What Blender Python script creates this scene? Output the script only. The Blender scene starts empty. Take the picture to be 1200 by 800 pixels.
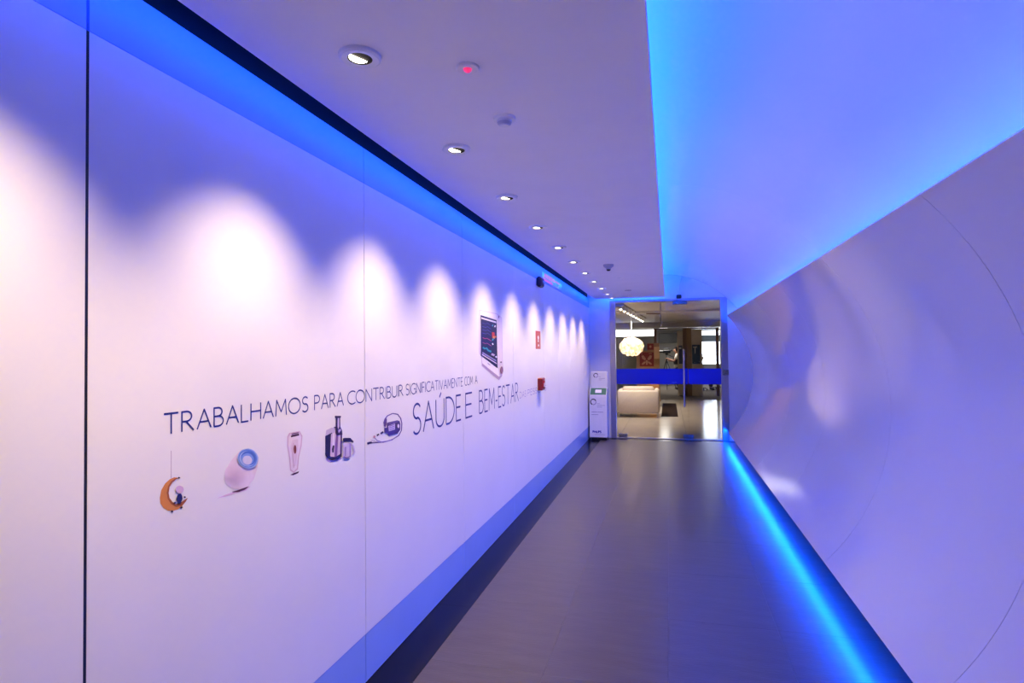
import bpy, bmesh, math, random
from mathutils import Vector, Matrix
R = math.radians
scene = bpy.context.scene
col = scene.collection

# ------------------------------------------------------------------ camera
EYE = Vector((0, 0, 1.55))
YAW, PITCH, ROLL = R(15.07), R(1.204), R(0.59)
fw = Vector((-math.sin(YAW)*math.cos(PITCH), math.cos(YAW)*math.cos(PITCH), math.sin(PITCH)))
rt = Vector((math.cos(YAW), math.sin(YAW), 0))
up = rt.cross(fw)
c, s = math.cos(ROLL), math.sin(ROLL)
rr, uu = rt*c - up*s, rt*s + up*c
cam_data = bpy.data.cameras.new('camera'); cam = bpy.data.objects.new('camera', cam_data); col.objects.link(cam)
cam_data.sensor_width = 36; cam_data.lens = 680.93*36/1200; cam_data.clip_start = .02
m = Matrix((rr, uu, -fw)).transposed().to_4x4(); m.translation = EYE
cam.matrix_world = m
scene.camera = cam
# ------------------------------------------------------------------ world, exposure
world = bpy.data.worlds.new('world'); scene.world = world; world.use_nodes = True
world.node_tree.nodes['Background'].inputs[0].default_value = (0, 0, 0, 1)
world.node_tree.nodes['Background'].inputs[1].default_value = 0
scene.view_settings.view_transform = 'Standard'; scene.view_settings.look = 'None'
scene.view_settings.gamma = 1; scene.view_settings.use_curve_mapping = False
scene.view_settings.exposure = 0
# ------------------------------------------------------------------ layout numbers (metres, camera foot at the origin, y down the corridor)
XL = -1.4065                 # face of the left wall panels
ZC = 2.527                   # flat ceiling
CLX, CRX = -1.287, -.046     # edges of the flat ceiling
YB, YE = -4.4, 10.74         # corridor from behind the camera to the end wall
VCX, VCZ, VR = -.1, 1.38, 1.55        # vault axis and radius
PCX, PCZ, PR_ = -.077, 1.18, 1.41     # curved wall panel axis and radius
YP = 10.29                   # far end of the curved panels
# ------------------------------------------------------------------ lights of the place: blue LED lines in the coves
LED = (.002, .075, 1.0)
def led(name, loc, direction, length, width, watts, color=LED, along='Y'):
    d = bpy.data.lights.new(name, 'AREA'); d.shape = 'RECTANGLE'
    o = bpy.data.objects.new(name, d); col.objects.link(o)
    d.size = width; d.size_y = length; d.energy = watts; d.color = color
    z = -Vector(direction).normalized(); y = Vector((0, 1, 0)) if along == 'Y' else Vector((1, 0, 0))
    x = y.cross(z).normalized()
    mm = Matrix((x, y, z)).transposed().to_4x4(); mm.translation = Vector(loc); o.matrix_world = mm
    return o
LEN = YE + .3; MID = (YE - .5)/2
led('led_line_left_slot', (CLX - .004, MID, 2.541), (-.857, 0, -.515), LEN, .012, 32)
Y0 = 1.5; MID2 = (Y0 + YE - .1)/2; LEN2 = YE - .1 - Y0      # the lines of the vault and the curved panels
led('led_line_vault_centre', (-.2, MID2, 2.60), (.35, 0, .94), LEN2, .03, 128)
led('led_line_panel_top', (1.06, MID2, 2.06), (-.05, 0, 1), LEN2, .03, 76)
led('led_line_panel_base', (.965, MID2, .185), (-.7, 0, -.71), LEN2, .03, 175)
led('led_line_end_slot', (-.67, 10.588, 2.545), (0, .857, -.515), 1.2, .012, 6, along='X')

# ------------------------------------------------------------------ materials
def lin(h):
    v = [int(h[i:i+2], 16)/255 for i in (0, 2, 4)] if isinstance(h, str) else [q/255 for q in h]
    return tuple(x/12.92 if x <= .04045 else ((x+.055)/1.055)**2.4 for x in v) + (1,)
MATS = {}
def mat(name, color, rough=.5, metal=0, spec=.5, noise=0, scale=20, bump=0, bscale=60, emit=0, ecol=None, coat=0, stretch=None, trans=0, alpha=1):
    if name in MATS: return MATS[name]
    m = bpy.data.materials.new(name); m.use_nodes = True; nt = m.node_tree; N = nt.nodes; L = nt.links
    b = N['Principled BSDF']; cl = lin(color)
    b.inputs['Base Color'].default_value = cl; b.inputs['Roughness'].default_value = rough
    b.inputs['Metallic'].default_value = metal; b.inputs['Specular IOR Level'].default_value = spec
    b.inputs['Coat Weight'].default_value = coat; b.inputs['Coat Roughness'].default_value = .04
    b.inputs['Transmission Weight'].default_value = trans; b.inputs['Alpha'].default_value = alpha
    if emit:
        b.inputs['Emission Color'].default_value = lin(ecol or color); b.inputs['Emission Strength'].default_value = emit
    tc = N.new('ShaderNodeTexCoord'); mp = N.new('ShaderNodeMapping'); L.new(tc.outputs['Object'], mp.inputs[0])
    if stretch: mp.inputs['Scale'].default_value = stretch
    if noise:
        n = N.new('ShaderNodeTexNoise'); n.inputs['Scale'].default_value = scale; n.inputs['Detail'].default_value = 6
        L.new(mp.outputs[0], n.inputs['Vector'])
        r = N.new('ShaderNodeValToRGB'); r.color_ramp.elements[0].position = .3; r.color_ramp.elements[1].position = .7
        r.color_ramp.elements[0].color = tuple(x*(1-noise) for x in cl[:3]) + (1,)
        r.color_ramp.elements[1].color = tuple(min(1, x*(1+noise)) for x in cl[:3]) + (1,)
        L.new(n.outputs['Fac'], r.inputs[0]); L.new(r.outputs[0], b.inputs['Base Color'])
    if bump:
        n = N.new('ShaderNodeTexNoise'); n.inputs['Scale'].default_value = bscale; n.inputs['Detail'].default_value = 4
        L.new(mp.outputs[0], n.inputs['Vector']); bp = N.new('ShaderNodeBump'); bp.inputs['Strength'].default_value = bump
        bp.inputs['Distance'].default_value = .01; L.new(n.outputs['Fac'], bp.inputs['Height']); L.new(bp.outputs[0], b.inputs['Normal'])
    MATS[name] = m; return m
def glass_mat(name, tint=(.96, .98, 1), refl=.9):
    m = bpy.data.materials.new(name); m.use_nodes = True; nt = m.node_tree; N = nt.nodes; L = nt.links
    for n in list(N): N.remove(n)
    out = N.new('ShaderNodeOutputMaterial'); mx = N.new('ShaderNodeMixShader'); fr = N.new('ShaderNodeFresnel'); fr.inputs[0].default_value = 1.45
    tr = N.new('ShaderNodeBsdfTransparent'); tr.inputs[0].default_value = tint + (1,)
    gl = N.new('ShaderNodeBsdfGlossy'); gl.inputs['Roughness'].default_value = .01; gl.inputs[0].default_value = (refl, refl, refl, 1)
    L.new(fr.outputs[0], mx.inputs[0]); L.new(tr.outputs[0], mx.inputs[1]); L.new(gl.outputs[0], mx.inputs[2]); L.new(mx.outputs[0], out.inputs[0])
    return m
M_PANEL = mat('white satin wall panel', 'f2efee', .42, noise=.015, scale=3, bump=.02, bscale=40)
M_FRIEZE = mat('back painted pale blue glass', '95b3ed', .45, noise=.02, scale=5)
M_SKIRT = mat('pale blue grey glass skirting', '95b3ed', .3, coat=.2, noise=.03, scale=4)
M_CEIL = mat('white ceiling paint', 'f8f6f8', .7, noise=.02, scale=4, bump=.03, bscale=80)
M_VAULT = mat('glossy white stretch ceiling', 'eff0f2', .2, spec=.6, noise=.015, scale=2)
M_GLOSS = mat('glossy white curved laminate', 'ebeaec', .09, spec=.55, noise=.015, scale=2)
M_WALL = mat('plain white wall paint', 'e9e9ea', .6, noise=.02, scale=4, bump=.03, bscale=90)
M_TILE = mat('grey stone tile', '4c4647', .30, spec=.5, noise=.16, scale=3.0, bump=.08, bscale=22, stretch=(1, 5, 1))
M_BLACK = mat('polished black granite', '0a0910', .22, spec=.22, noise=.4, scale=60)
M_GROUT = mat('dark grout', '3a343a', .8, noise=.1)
M_STEEL = mat('brushed stainless steel', 'b9b6c0', .28, metal=1, noise=.05, scale=30, stretch=(30, 30, 1))
M_CHROME = mat('chrome', 'd0d0d6', .08, metal=1)
M_WHITE = mat('white plastic', 'eeeef0', .35, noise=.01)
M_DARK = mat('black plastic', '121218', .35, noise=.1)
M_GLASS = glass_mat('clear door glass')

# ------------------------------------------------------------------ mesh helpers
class MB:
    def __init__(self): self.v = []; self.f = []; self.smooth = False
    def add(self, vs, fs):
        o = len(self.v); self.v += [tuple(p) for p in vs]; self.f += [tuple(i+o for i in f) for f in fs]; return self
    def box(self, x0, x1, y0, y1, z0, z1):
        return self.add([(x, y, z) for x in (x0, x1) for y in (y0, y1) for z in (z0, z1)],
                 [(0, 1, 3, 2), (4, 6, 7, 5), (0, 4, 5, 1), (2, 3, 7, 6), (0, 2, 6, 4), (1, 5, 7, 3)])
    def bev(self, x0, x1, y0, y1, z0, z1, b=.004):
        """a box with chamfered edges"""
        bm = bmesh.new(); bmesh.ops.create_cube(bm, size=1)
        for v in bm.verts: v.co = Vector(((x0+x1)/2 + v.co.x*(x1-x0), (y0+y1)/2 + v.co.y*(y1-y0), (z0+z1)/2 + v.co.z*(z1-z0)))
        bmesh.ops.bevel(bm, geom=bm.edges[:], offset=b, segments=1, affect='EDGES')
        bm.verts.index_update(); self.add([v.co[:] for v in bm.verts], [[v.index for v in f.verts] for f in bm.faces]); bm.free(); return self
    def lathe(self, prof, seg=24, mtx=None, cap=False):
        """prof: (radius, height) pairs turned round the local z axis"""
        n = len(prof); vs = []
        for r_, z in prof:
            for k in range(seg):
                a = 2*math.pi*k/seg; p = Vector((r_*math.cos(a), r_*math.sin(a), z)); vs.append(mtx @ p if mtx else p)
        fs = [(i*seg+k, i*seg+(k+1) % seg, (i+1)*seg+(k+1) % seg, (i+1)*seg+k) for i in range(n-1) for k in range(seg)]
        if cap: fs += [tuple(range(seg))[::-1], tuple((n-1)*seg+k for k in range(seg))]
        return self.add(vs, fs)
    def tube(self, pts, r_, seg=8):
        pts = [Vector(p) for p in pts]; rs = r_ if isinstance(r_, (list, tuple)) else [r_]*len(pts); vs = []
        for i, p in enumerate(pts):
            d = (pts[min(i+1, len(pts)-1)] - pts[max(i-1, 0)]).normalized()
            a = Vector((0, 0, 1)) if abs(d.z) < .9 else Vector((1, 0, 0)); u_ = d.cross(a).normalized(); w_ = d.cross(u_)
            for k in range(seg):
                t = 2*math.pi*k/seg; vs.append(p + (u_*math.cos(t) + w_*math.sin(t))*rs[i])
        n = len(pts)
        fs = [(i*seg+k, i*seg+(k+1) % seg, (i+1)*seg+(k+1) % seg, (i+1)*seg+k) for i in range(n-1) for k in range(seg)]
        fs += [tuple(range(seg))[::-1], tuple((n-1)*seg+k for k in range(seg))]
        return self.add(vs, fs)
    def poly(self, pts, off, thick=0, axis='x'):
        """flat outline in the wall plane (y, z) at x = off, or in (x, z) at y = off"""
        f3 = (lambda p, o: (o, p[0], p[1])) if axis == 'x' else (lambda p, o: (p[0], o, p[1]))
        n = len(pts)
        if not thick: return self.add([f3(p, off) for p in pts], [tuple(range(n))])
        vs = [f3(p, off) for p in pts] + [f3(p, off+thick) for p in pts]
        return self.add(vs, [tuple(range(n)), tuple(range(n, 2*n))[::-1]] + [(i, (i+1) % n, n+(i+1) % n, n+i) for i in range(n)])
    def ribbon(self, pts, w, off, axis='x'):
        """flat stroke of width w along a 2-D polyline with mitred joints"""
        q2 = [Vector(q) for q in pts]
        for i in range(1, len(q2)-1):                     # sharp corners: two separate strokes
            if (q2[i]-q2[i-1]).normalized().dot((q2[i+1]-q2[i]).normalized()) < .2:
                d_ = (q2[i]-q2[i-1]).normalized()*w*.3; e_ = (q2[i+1]-q2[i]).normalized()*w*.3
                self.ribbon(pts[:i] + [tuple(q2[i]+d_)], w, off, axis); return self.ribbon([tuple(q2[i]-e_)] + list(pts[i+1:]), w, off + .00001, axis)
        p = [Vector(q) for q in pts]; closed = (p[0]-p[-1]).length < 1e-6; n = len(p); Ls = []; Rs = []
        for i in range(n):
            if closed: a = p[i] - p[i-1 if i else n-2]; b_ = p[(i+1) if i < n-1 else 1] - p[i]
            else: a = p[i]-p[i-1] if i else p[1]-p[0]; b_ = p[i+1]-p[i] if i < n-1 else p[i]-p[i-1]
            a.normalize(); b_.normalize(); na = Vector((-a.y, a.x)); nb = Vector((-b_.y, b_.x)); nn = (na+nb)
            if nn.length < .1: nn = na.copy()
            nn.normalize(); k = 1/max(.2, nn.dot(na)); k = k if k < 1.5 else 1.0; Ls.append(p[i]+nn*k*w/2); Rs.append(p[i]-nn*k*w/2)
        f3 = (lambda q: (off, q.x, q.y)) if axis == 'x' else (lambda q: (q.x, off, q.y))
        return self.add([f3(q) for q in Ls+Rs], [(i, i+1, n+i+1, n+i) for i in range(n-1)])
    def mesh(self, name, material=None, smooth=False):
        me = bpy.data.meshes.new(name); me.from_pydata(self.v, [], self.f)
        bm = bmesh.new(); bm.from_mesh(me); bmesh.ops.recalc_face_normals(bm, faces=bm.faces[:]); bm.to_mesh(me); bm.free()
        if material: me.materials.append(material)
        if smooth:
            for p in me.polygons: p.use_smooth = True
        return me
    def build(self, name, material=None, parent=None, smooth=False, **kw):
        return link(name, self.mesh(name, material, smooth), parent, **kw)
def link(name, data, parent=None, loc=None, label=None, cat=None, group=None, kind=None, rot=None):
    o = bpy.data.objects.new(name, data); col.objects.link(o)
    if parent: o.parent = parent
    if loc is not None: o.location = loc
    if rot is not None: o.rotation_euler = rot
    tag(o, label, cat, group, kind); return o
def tag(o, label=None, cat=None, group=None, kind=None):
    for k, v in (('label', label), ('category', cat), ('group', group), ('kind', kind)):
        if v: o[k] = v
    return o
def thing(name, loc, label, cat, group=None, rz=0, kind=None):
    return link(name, None, None, loc, label, cat, group, kind, (0, 0, rz))
def copy_tree(o, parent=None):
    cp = o.copy(); col.objects.link(cp); cp.parent = parent
    for ch in list(o.children): copy_tree(ch, cp)
    return cp
def auto_smooth(o, ang=35):
    for p in o.data.polygons: p.use_smooth = True
    try: o.data.set_sharp_from_angle(angle=R(ang))
    except Exception: pass
    return o

# ================================================================== THE SETTING
# ---- floor: stone tiles with a black granite border on the left and along the end wall
floor = MB().box(-1.6, 1.62, YB, YE, -.14, -.012).build('floor', M_GROUT, label='grey stone tile floor of the corridor with black granite border', cat='floor', kind='structure')
XJ = [-1.1936, -.6086, -.0236, .5614, 1.1464, 1.62]
rows = [7.276 + .75*k for k in range(-17, 6)]
tile_cache = {}
def tile(name, x0, x1, y0, y1, material, z=0):
    g = .0003; key = (name, round(x1-x0, 4), round(y1-y0, 4))
    if key not in tile_cache:
        tile_cache[key] = MB().bev(-(x1-x0)/2+g, (x1-x0)/2-g, -(y1-y0)/2+g, (y1-y0)/2-g, -.012, 0, .0006).mesh(name, material)
    return link(name, tile_cache[key], floor, ((x0+x1)/2, (y0+y1)/2, z))
YT = 10.53
for i in range(5):
    for y0 in rows:
        y1 = min(y0+.75, YT); y0 = max(y0, YB)
        if y1 - y0 > .05: tile('tile', XJ[i], XJ[i+1], y0, y1, M_TILE)
for k in range(-5, 6):
    y0, y1 = max(3.4+1.45*k, YB), min(3.4+1.45*(k+1), YE)
    if y1 - y0 > .05: tile('border_stone', -1.44, XJ[0], y0, y1, M_BLACK)
for i in range(5): tile('border_stone', XJ[i], XJ[i+1], YT, YE, M_BLACK)

# ---- left wall: white panels on a carcass, a glass frieze above and a glass skirting below
wl = MB().box(-1.62, -1.44, YB, YE+.16, -.14, 3.2).build('wall_left', mat('dark wall carcass', '121016', .9, noise=.1), label='left corridor wall of tall white panels under a blue lit slot', cat='wall', kind='structure')
SEAMS = [-4.385, -3.007, -1.629, -.251, 1.127, 2.505, 3.883, 5.26, 6.64, 7.593, 8.53, 9.245, 9.96, YE]
bb = MB().box(-1.44, -1.43, YB, YE, 0, .226).build('baseboard_left', M_GROUT, label='pale blue glass skirting strip under the white wall panels', cat='baseboard', kind='structure')
for i in range(len(SEAMS)-1):
    g = .0022; ga = .004 if abs(SEAMS[i]-1.127) < .01 else g; gb = .004 if abs(SEAMS[i+1]-1.127) < .01 else g
    y0, y1 = SEAMS[i]+ga, SEAMS[i+1]-gb
    MB().bev(-1.438, XL, y0, y1, .2285, 2.3785, .0008).build('wall_panel', M_PANEL, wl)
    MB().bev(-1.438, XL, y0, y1, 2.3795, 2.549, .0006).build('frieze_panel', M_FRIEZE, wl)
    MB().bev(-1.43, XL-.001, y0, y1, .002, .227, .001).build('skirting_panel', M_SKIRT, bb)
MB().box(-1.438, XL-.0008, 1.1225, 1.1315, .2285, 2.378).build('seam_shade_strip', M_DARK, wl)  # added black strip imitates the shade inside the open groove
MB().box(XL-.012, XL+.0015, 1.1215, 1.1265, .25, .62).build('edge_strip', M_DARK, wl)

# ---- ceiling: flat slab over the left half, a light slot beside it, and the curved vault over the right half
ce = MB().bev(CLX, CRX, YB, 10.58, ZC, 2.56, .003).build('ceiling', M_CEIL, label='flat white ceiling slab with rows of downlights beside a blue vault', cat='ceiling', kind='structure')
MB().box(-1.44, CLX+.02, YB, YE, 2.72, 2.76).build('slot_cover', M_CEIL, ce)                 # deep light slot along the left wall
MB().box(CLX, CLX+.02, YB, 10.58, 2.56, 2.72).build('slot_side', M_CEIL, ce)
MB().box(CLX, -.3, 10.56, YE, 2.72, 2.76).build('slot_cover', M_CEIL, ce)                      # and across the end wall
MB().box(CLX, -.3, 10.56, 10.58, 2.56, 2.72).build('slot_side', M_CEIL, ce)
MB().box(-.56, -.5, YB, YE, 2.56, 3.0).build('cove_upstand', M_CEIL, ce)
def arc_panel(cx, cz, r_, a0, a1, n, y0, y1, t):
    """curved sheet: arc in the (x, z) plane from angle a0 to a1, from y0 to y1, thickness t outwards"""
    vs = []
    for k in range(n+1):
        a = a0 + (a1-a0)*k/n
        for rad in (r_, r_+t):
            for y in (y0, y1): vs.append((cx+rad*math.cos(a), y, cz+rad*math.sin(a)))
    fs = []
    for k in range(n):
        b_ = 4*k; d = b_+4
        fs += [(b_, d, d+1, b_+1), (b_+2, b_+3, d+3, d+2), (b_, b_+2, d+2, d), (b_+1, d+1, d+3, b_+3)]
    fs += [(0, 1, 3, 2), (4*n, 4*n+2, 4*n+3, 4*n+1)]
    return MB().add(vs, fs)
a0 = math.acos((-.5-VCX)/VR); a1 = math.acos((1.42-VCX)/VR)
ys = [YB, -1.27, 1.83, 4.93, 8.03, YE]
for y0, y1 in zip(ys, ys[1:]):
    auto_smooth(arc_panel(VCX, VCZ, VR, a0, a1, 64, y0+.0015, y1-.0015, .012).build('vault_panel', M_VAULT, ce), 30)

# ---- right wall: plain wall behind, big concave glossy panels in front of it
wr = MB().box(1.5, 1.62, YB, YE+.16, 0, 3.2).build('wall_right', M_WALL, label='right corridor wall of glossy white concave curved panels', cat='wall', kind='structure')
b0 = math.asin((.2-PCZ)/PR_); b1 = math.asin((2.15-PCZ)/PR_)
ys = [-3.63, -2.08, -.53, 1.02, 2.57, 4.12, 5.69, 7.2, 8.75, YP]
for y0, y1 in zip(ys, ys[1:]):
    auto_smooth(arc_panel(PCX, PCZ, PR_, b0, b1, 56, y0+.0016, y1-.0016, .02).build('curved_panel', M_GLOSS, wr), 30)

# ---- end wall with the doorway, wall behind the camera
DX0, DX1, DZ = -1.03, .995, 2.50
wb = MB().box(-1.44, DX0, YE, YE+.16, 0, 3.2).box(DX1, 1.5, YE, YE+.16, 0, 3.2).box(DX0, DX1, YE, YE+.16, DZ, 3.2).build('wall_back', M_WALL, label='end wall of the corridor around the glass doorway', cat='wall', kind='structure')
wf = MB().box(-1.44, 1.5, YB-.1, YB, 0, 3.2).build('wall_front', M_WALL, label='plain wall closing the corridor behind the viewer', cat='wall', kind='structure')
MB().box(-1.62, 1.62, YB, YE+.16, 3.2, 3.25).build('soffit_slab', M_CEIL, ce)

# ---- glass door
door = thing('door_1', (0, YE, 0), 'frameless glass door and side pane with blue band in steel frame', 'door', kind='structure')
def dpart(name, mb, material, par=door, smooth=False):
    o = mb.build(name, material, par); 
    if smooth: auto_smooth(o)
    return o
dpart('jamb', MB().bev(DX0, -.935, -.02, .12, 0, DZ, .004), M_STEEL)
dpart('jamb', MB().bev(.885, DX1, -.02, .12, 0, DZ, .004), M_STEEL)
dpart('header', MB().bev(-.935, .885, -.02, .12, 2.455, DZ, .004), M_STEEL)
dpart('threshold', MB().bev(-.935, .885, -.01, .1, 0, .012, .003), M_STEEL)
leaf = dpart('door_leaf', MB().bev(-.928, .326, .04, .052, .02, 2.44, .001), M_GLASS)
side = dpart('side_pane', MB().bev(.334, .883, .04, .052, .014, 2.452, .001), M_GLASS)
M_BAND = mat('blue window film', '0a2ad0', .35, noise=.02)
dpart('blue_band', MB().bev(-.927, .325, .037, .0398, .977, 1.253, .0005), M_BAND, leaf)
dpart('blue_band', MB().bev(.335, .882, .037, .0398, .977, 1.253, .0005), M_BAND, side)
M_PATCH = mat('satin steel patch fitting', '98989c', .25, metal=1, noise=.05)
for x0, x1, z0, z1, p in ((-.928, -.78, 2.39, 2.45, leaf), (-.9, -.75, .012, .075, leaf), (.08, .33, 2.40, 2.47, leaf), (.23, .40, .012, .085, side)):
    dpart('patch_fitting', MB().bev(x0, x1, .022, .07, z0, z1, .004), M_PATCH, p)
h = MB().tube([(.258, -.02, .58), (.258, -.02, 1.60)], .016, 12)
for z in (.72, 1.46): h.tube([(.258, -.02, z), (.258, .045, z)], .009, 8)
dpart('pull_handle', h, M_STEEL, leaf, True)
dpart('lock_plate', MB().bev(.90, 1.0, -.045, -.018, 1.14, 1.24, .006).bev(.93, .97, -.07, -.04, 1.165, 1.215, .006), M_PATCH)

# ================================================================== LEFT WALL: lettering and printed pictures
def arc(cx, cy, rx, ry, d0, d1, n=14): return [(cx+rx*math.cos(R(d0+(d1-d0)*k/n)), cy+ry*math.sin(R(d0+(d1-d0)*k/n))) for k in range(n+1)]
GL = {  # stroke alphabet: width, strokes in a box of height 1
 'A': (.72, [[(0, 0), (.36, 1), (.72, 0)], [(.13, .36), (.59, .36)]]),
 'B': (.52, [[(0, 0), (0, 1), (.22, 1)] + arc(.22, .77, .22, .23, 90, -90) + [(0, .54)], [(.2, .54)] + arc(.24, .27, .27, .27, 90, -90) + [(0, 0)]]),
 'C': (.70, [arc(.5, .5, .5, .5, 52, 308, 22)]),
 'D': (.68, [[(0, 0), (0, 1), (.18, 1)] + arc(.18, .5, .5, .5, 90, -90, 20) + [(0, 0)]]),
 'E': (.42, [[(.42, 1), (0, 1), (0, 0), (.42, 0)], [(0, .53), (.38, .53)]]),
 'F': (.42, [[(.42, 1), (0, 1), (0, 0)], [(0, .52), (.38, .52)]]),
 'G': (.80, [arc(.5, .5, .5, .5, 50, 325, 24) + [(.80, .10), (.80, .48), (.52, .48)]]),
 'H': (.64, [[(0, 0), (0, 1)], [(.64, 0), (.64, 1)], [(0, .52), (.64, .52)]]),
 'I': (.0, [[(0, 0), (0, 1)]]),
 'L': (.44, [[(0, 1), (0, 0), (.44, 0)]]),
 'M': (.80, [[(0, 0), (.07, 1), (.40, .25), (.73, 1), (.80, 0)]]),
 'N': (.68, [[(0, 0), (0, 1), (.68, 0), (.68, 1)]]),
 'O': (.94, [arc(.47, .5, .47, .5, 0, 360, 30)]),
 'P': (.50, [[(0, 0), (0, 1), (.24, 1)] + arc(.24, .74, .26, .26, 90, -90) + [(0, .48)]]),
 'R': (.58, [[(0, 0), (0, 1), (.22, 1)] + arc(.22, .75, .25, .25, 90, -90) + [(0, .50)], [(.2, .5), (.58, 0)]]),
 'S': (.48, [arc(.25, .755, .23, .245, 30, 265, 14) + arc(.23, .27, .25, .27, 78, -145, 16)]),
 'T': (.66, [[(0, 1), (.66, 1)], [(.33, 1), (.33, 0)]]),
 'U': (.62, [[(0, 1), (0, .31)] + arc(.31, .31, .31, .31, 180, 360, 16) + [(.62, 1)]]),
 'V': (.70, [[(0, 1), (.35, 0), (.70, 1)]]),
 '-': (.26, [[(0, .36), (.26, .36)]]),
}
GL['Ú'] = (GL['U'][0], GL['U'][1] + [[(.27, 1.07), (.40, 1.23)]])
M_INK = mat('navy blue vinyl lettering', '1c2a86', .5, noise=.05)
M_INK2 = mat('pale violet vinyl lettering', '8f80c4', .5, noise=.05)
def word(par, txt, y0, y1, zb, cap, sw, material, off):
    gap = .17; total = sum(GL[ch][0] for ch in txt) + gap*(len(txt)-1); kx = (y1-y0)/total; cur = y0
    for ch in txt:
        w, strokes = GL[ch]; mb = MB()
        for i, st in enumerate(strokes): mb.ribbon([(cur + px*kx, zb + pz*cap) for px, pz in st], sw, off + .00004*i)
        mb.build('letter', material, par); cur += (w+gap)*kx
XT = XL + .0006
t1 = thing('wall_lettering', (0, 0, 0), 'upper line of small navy lettering on the white wall panels', 'lettering')
for txt, y0, y1 in (('TRABALHAMOS', 1.358, 2.05), ('PARA', 2.095, 2.315), ('CONTRIBUIR', 2.35, 2.918), ('SIGNIFICATIVAMENTE', 2.955, 3.87), ('COM', 3.91, 4.09), ('A', 4.14, 4.2)):
    word(t1, txt, y0, y1, 1.327, .059, .0055, M_INK, XT)
t2 = thing('wall_lettering', (0, 0, 0), 'large navy lettering SAÚDE E BEM-ESTAR on the white wall panels', 'lettering')
for txt, y0, y1 in (('SAÚDE', 3.045, 3.83), ('E', 3.93, 4.07), ('BEM-ESTAR', 4.24, 5.44)): word(t2, txt, y0, y1, 1.095, .172, .0125, M_INK, XT)
t3 = thing('wall_lettering', (0, 0, 0), 'faint pale lettering DAS PESSOAS below the red call point', 'lettering')
for txt, y0, y1 in (('DAS', 5.49, 5.75), ('PESSOAS', 5.82, 6.76)): word(t3, txt, y0, y1, 1.115, .06, .005, M_INK2, XT)
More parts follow.
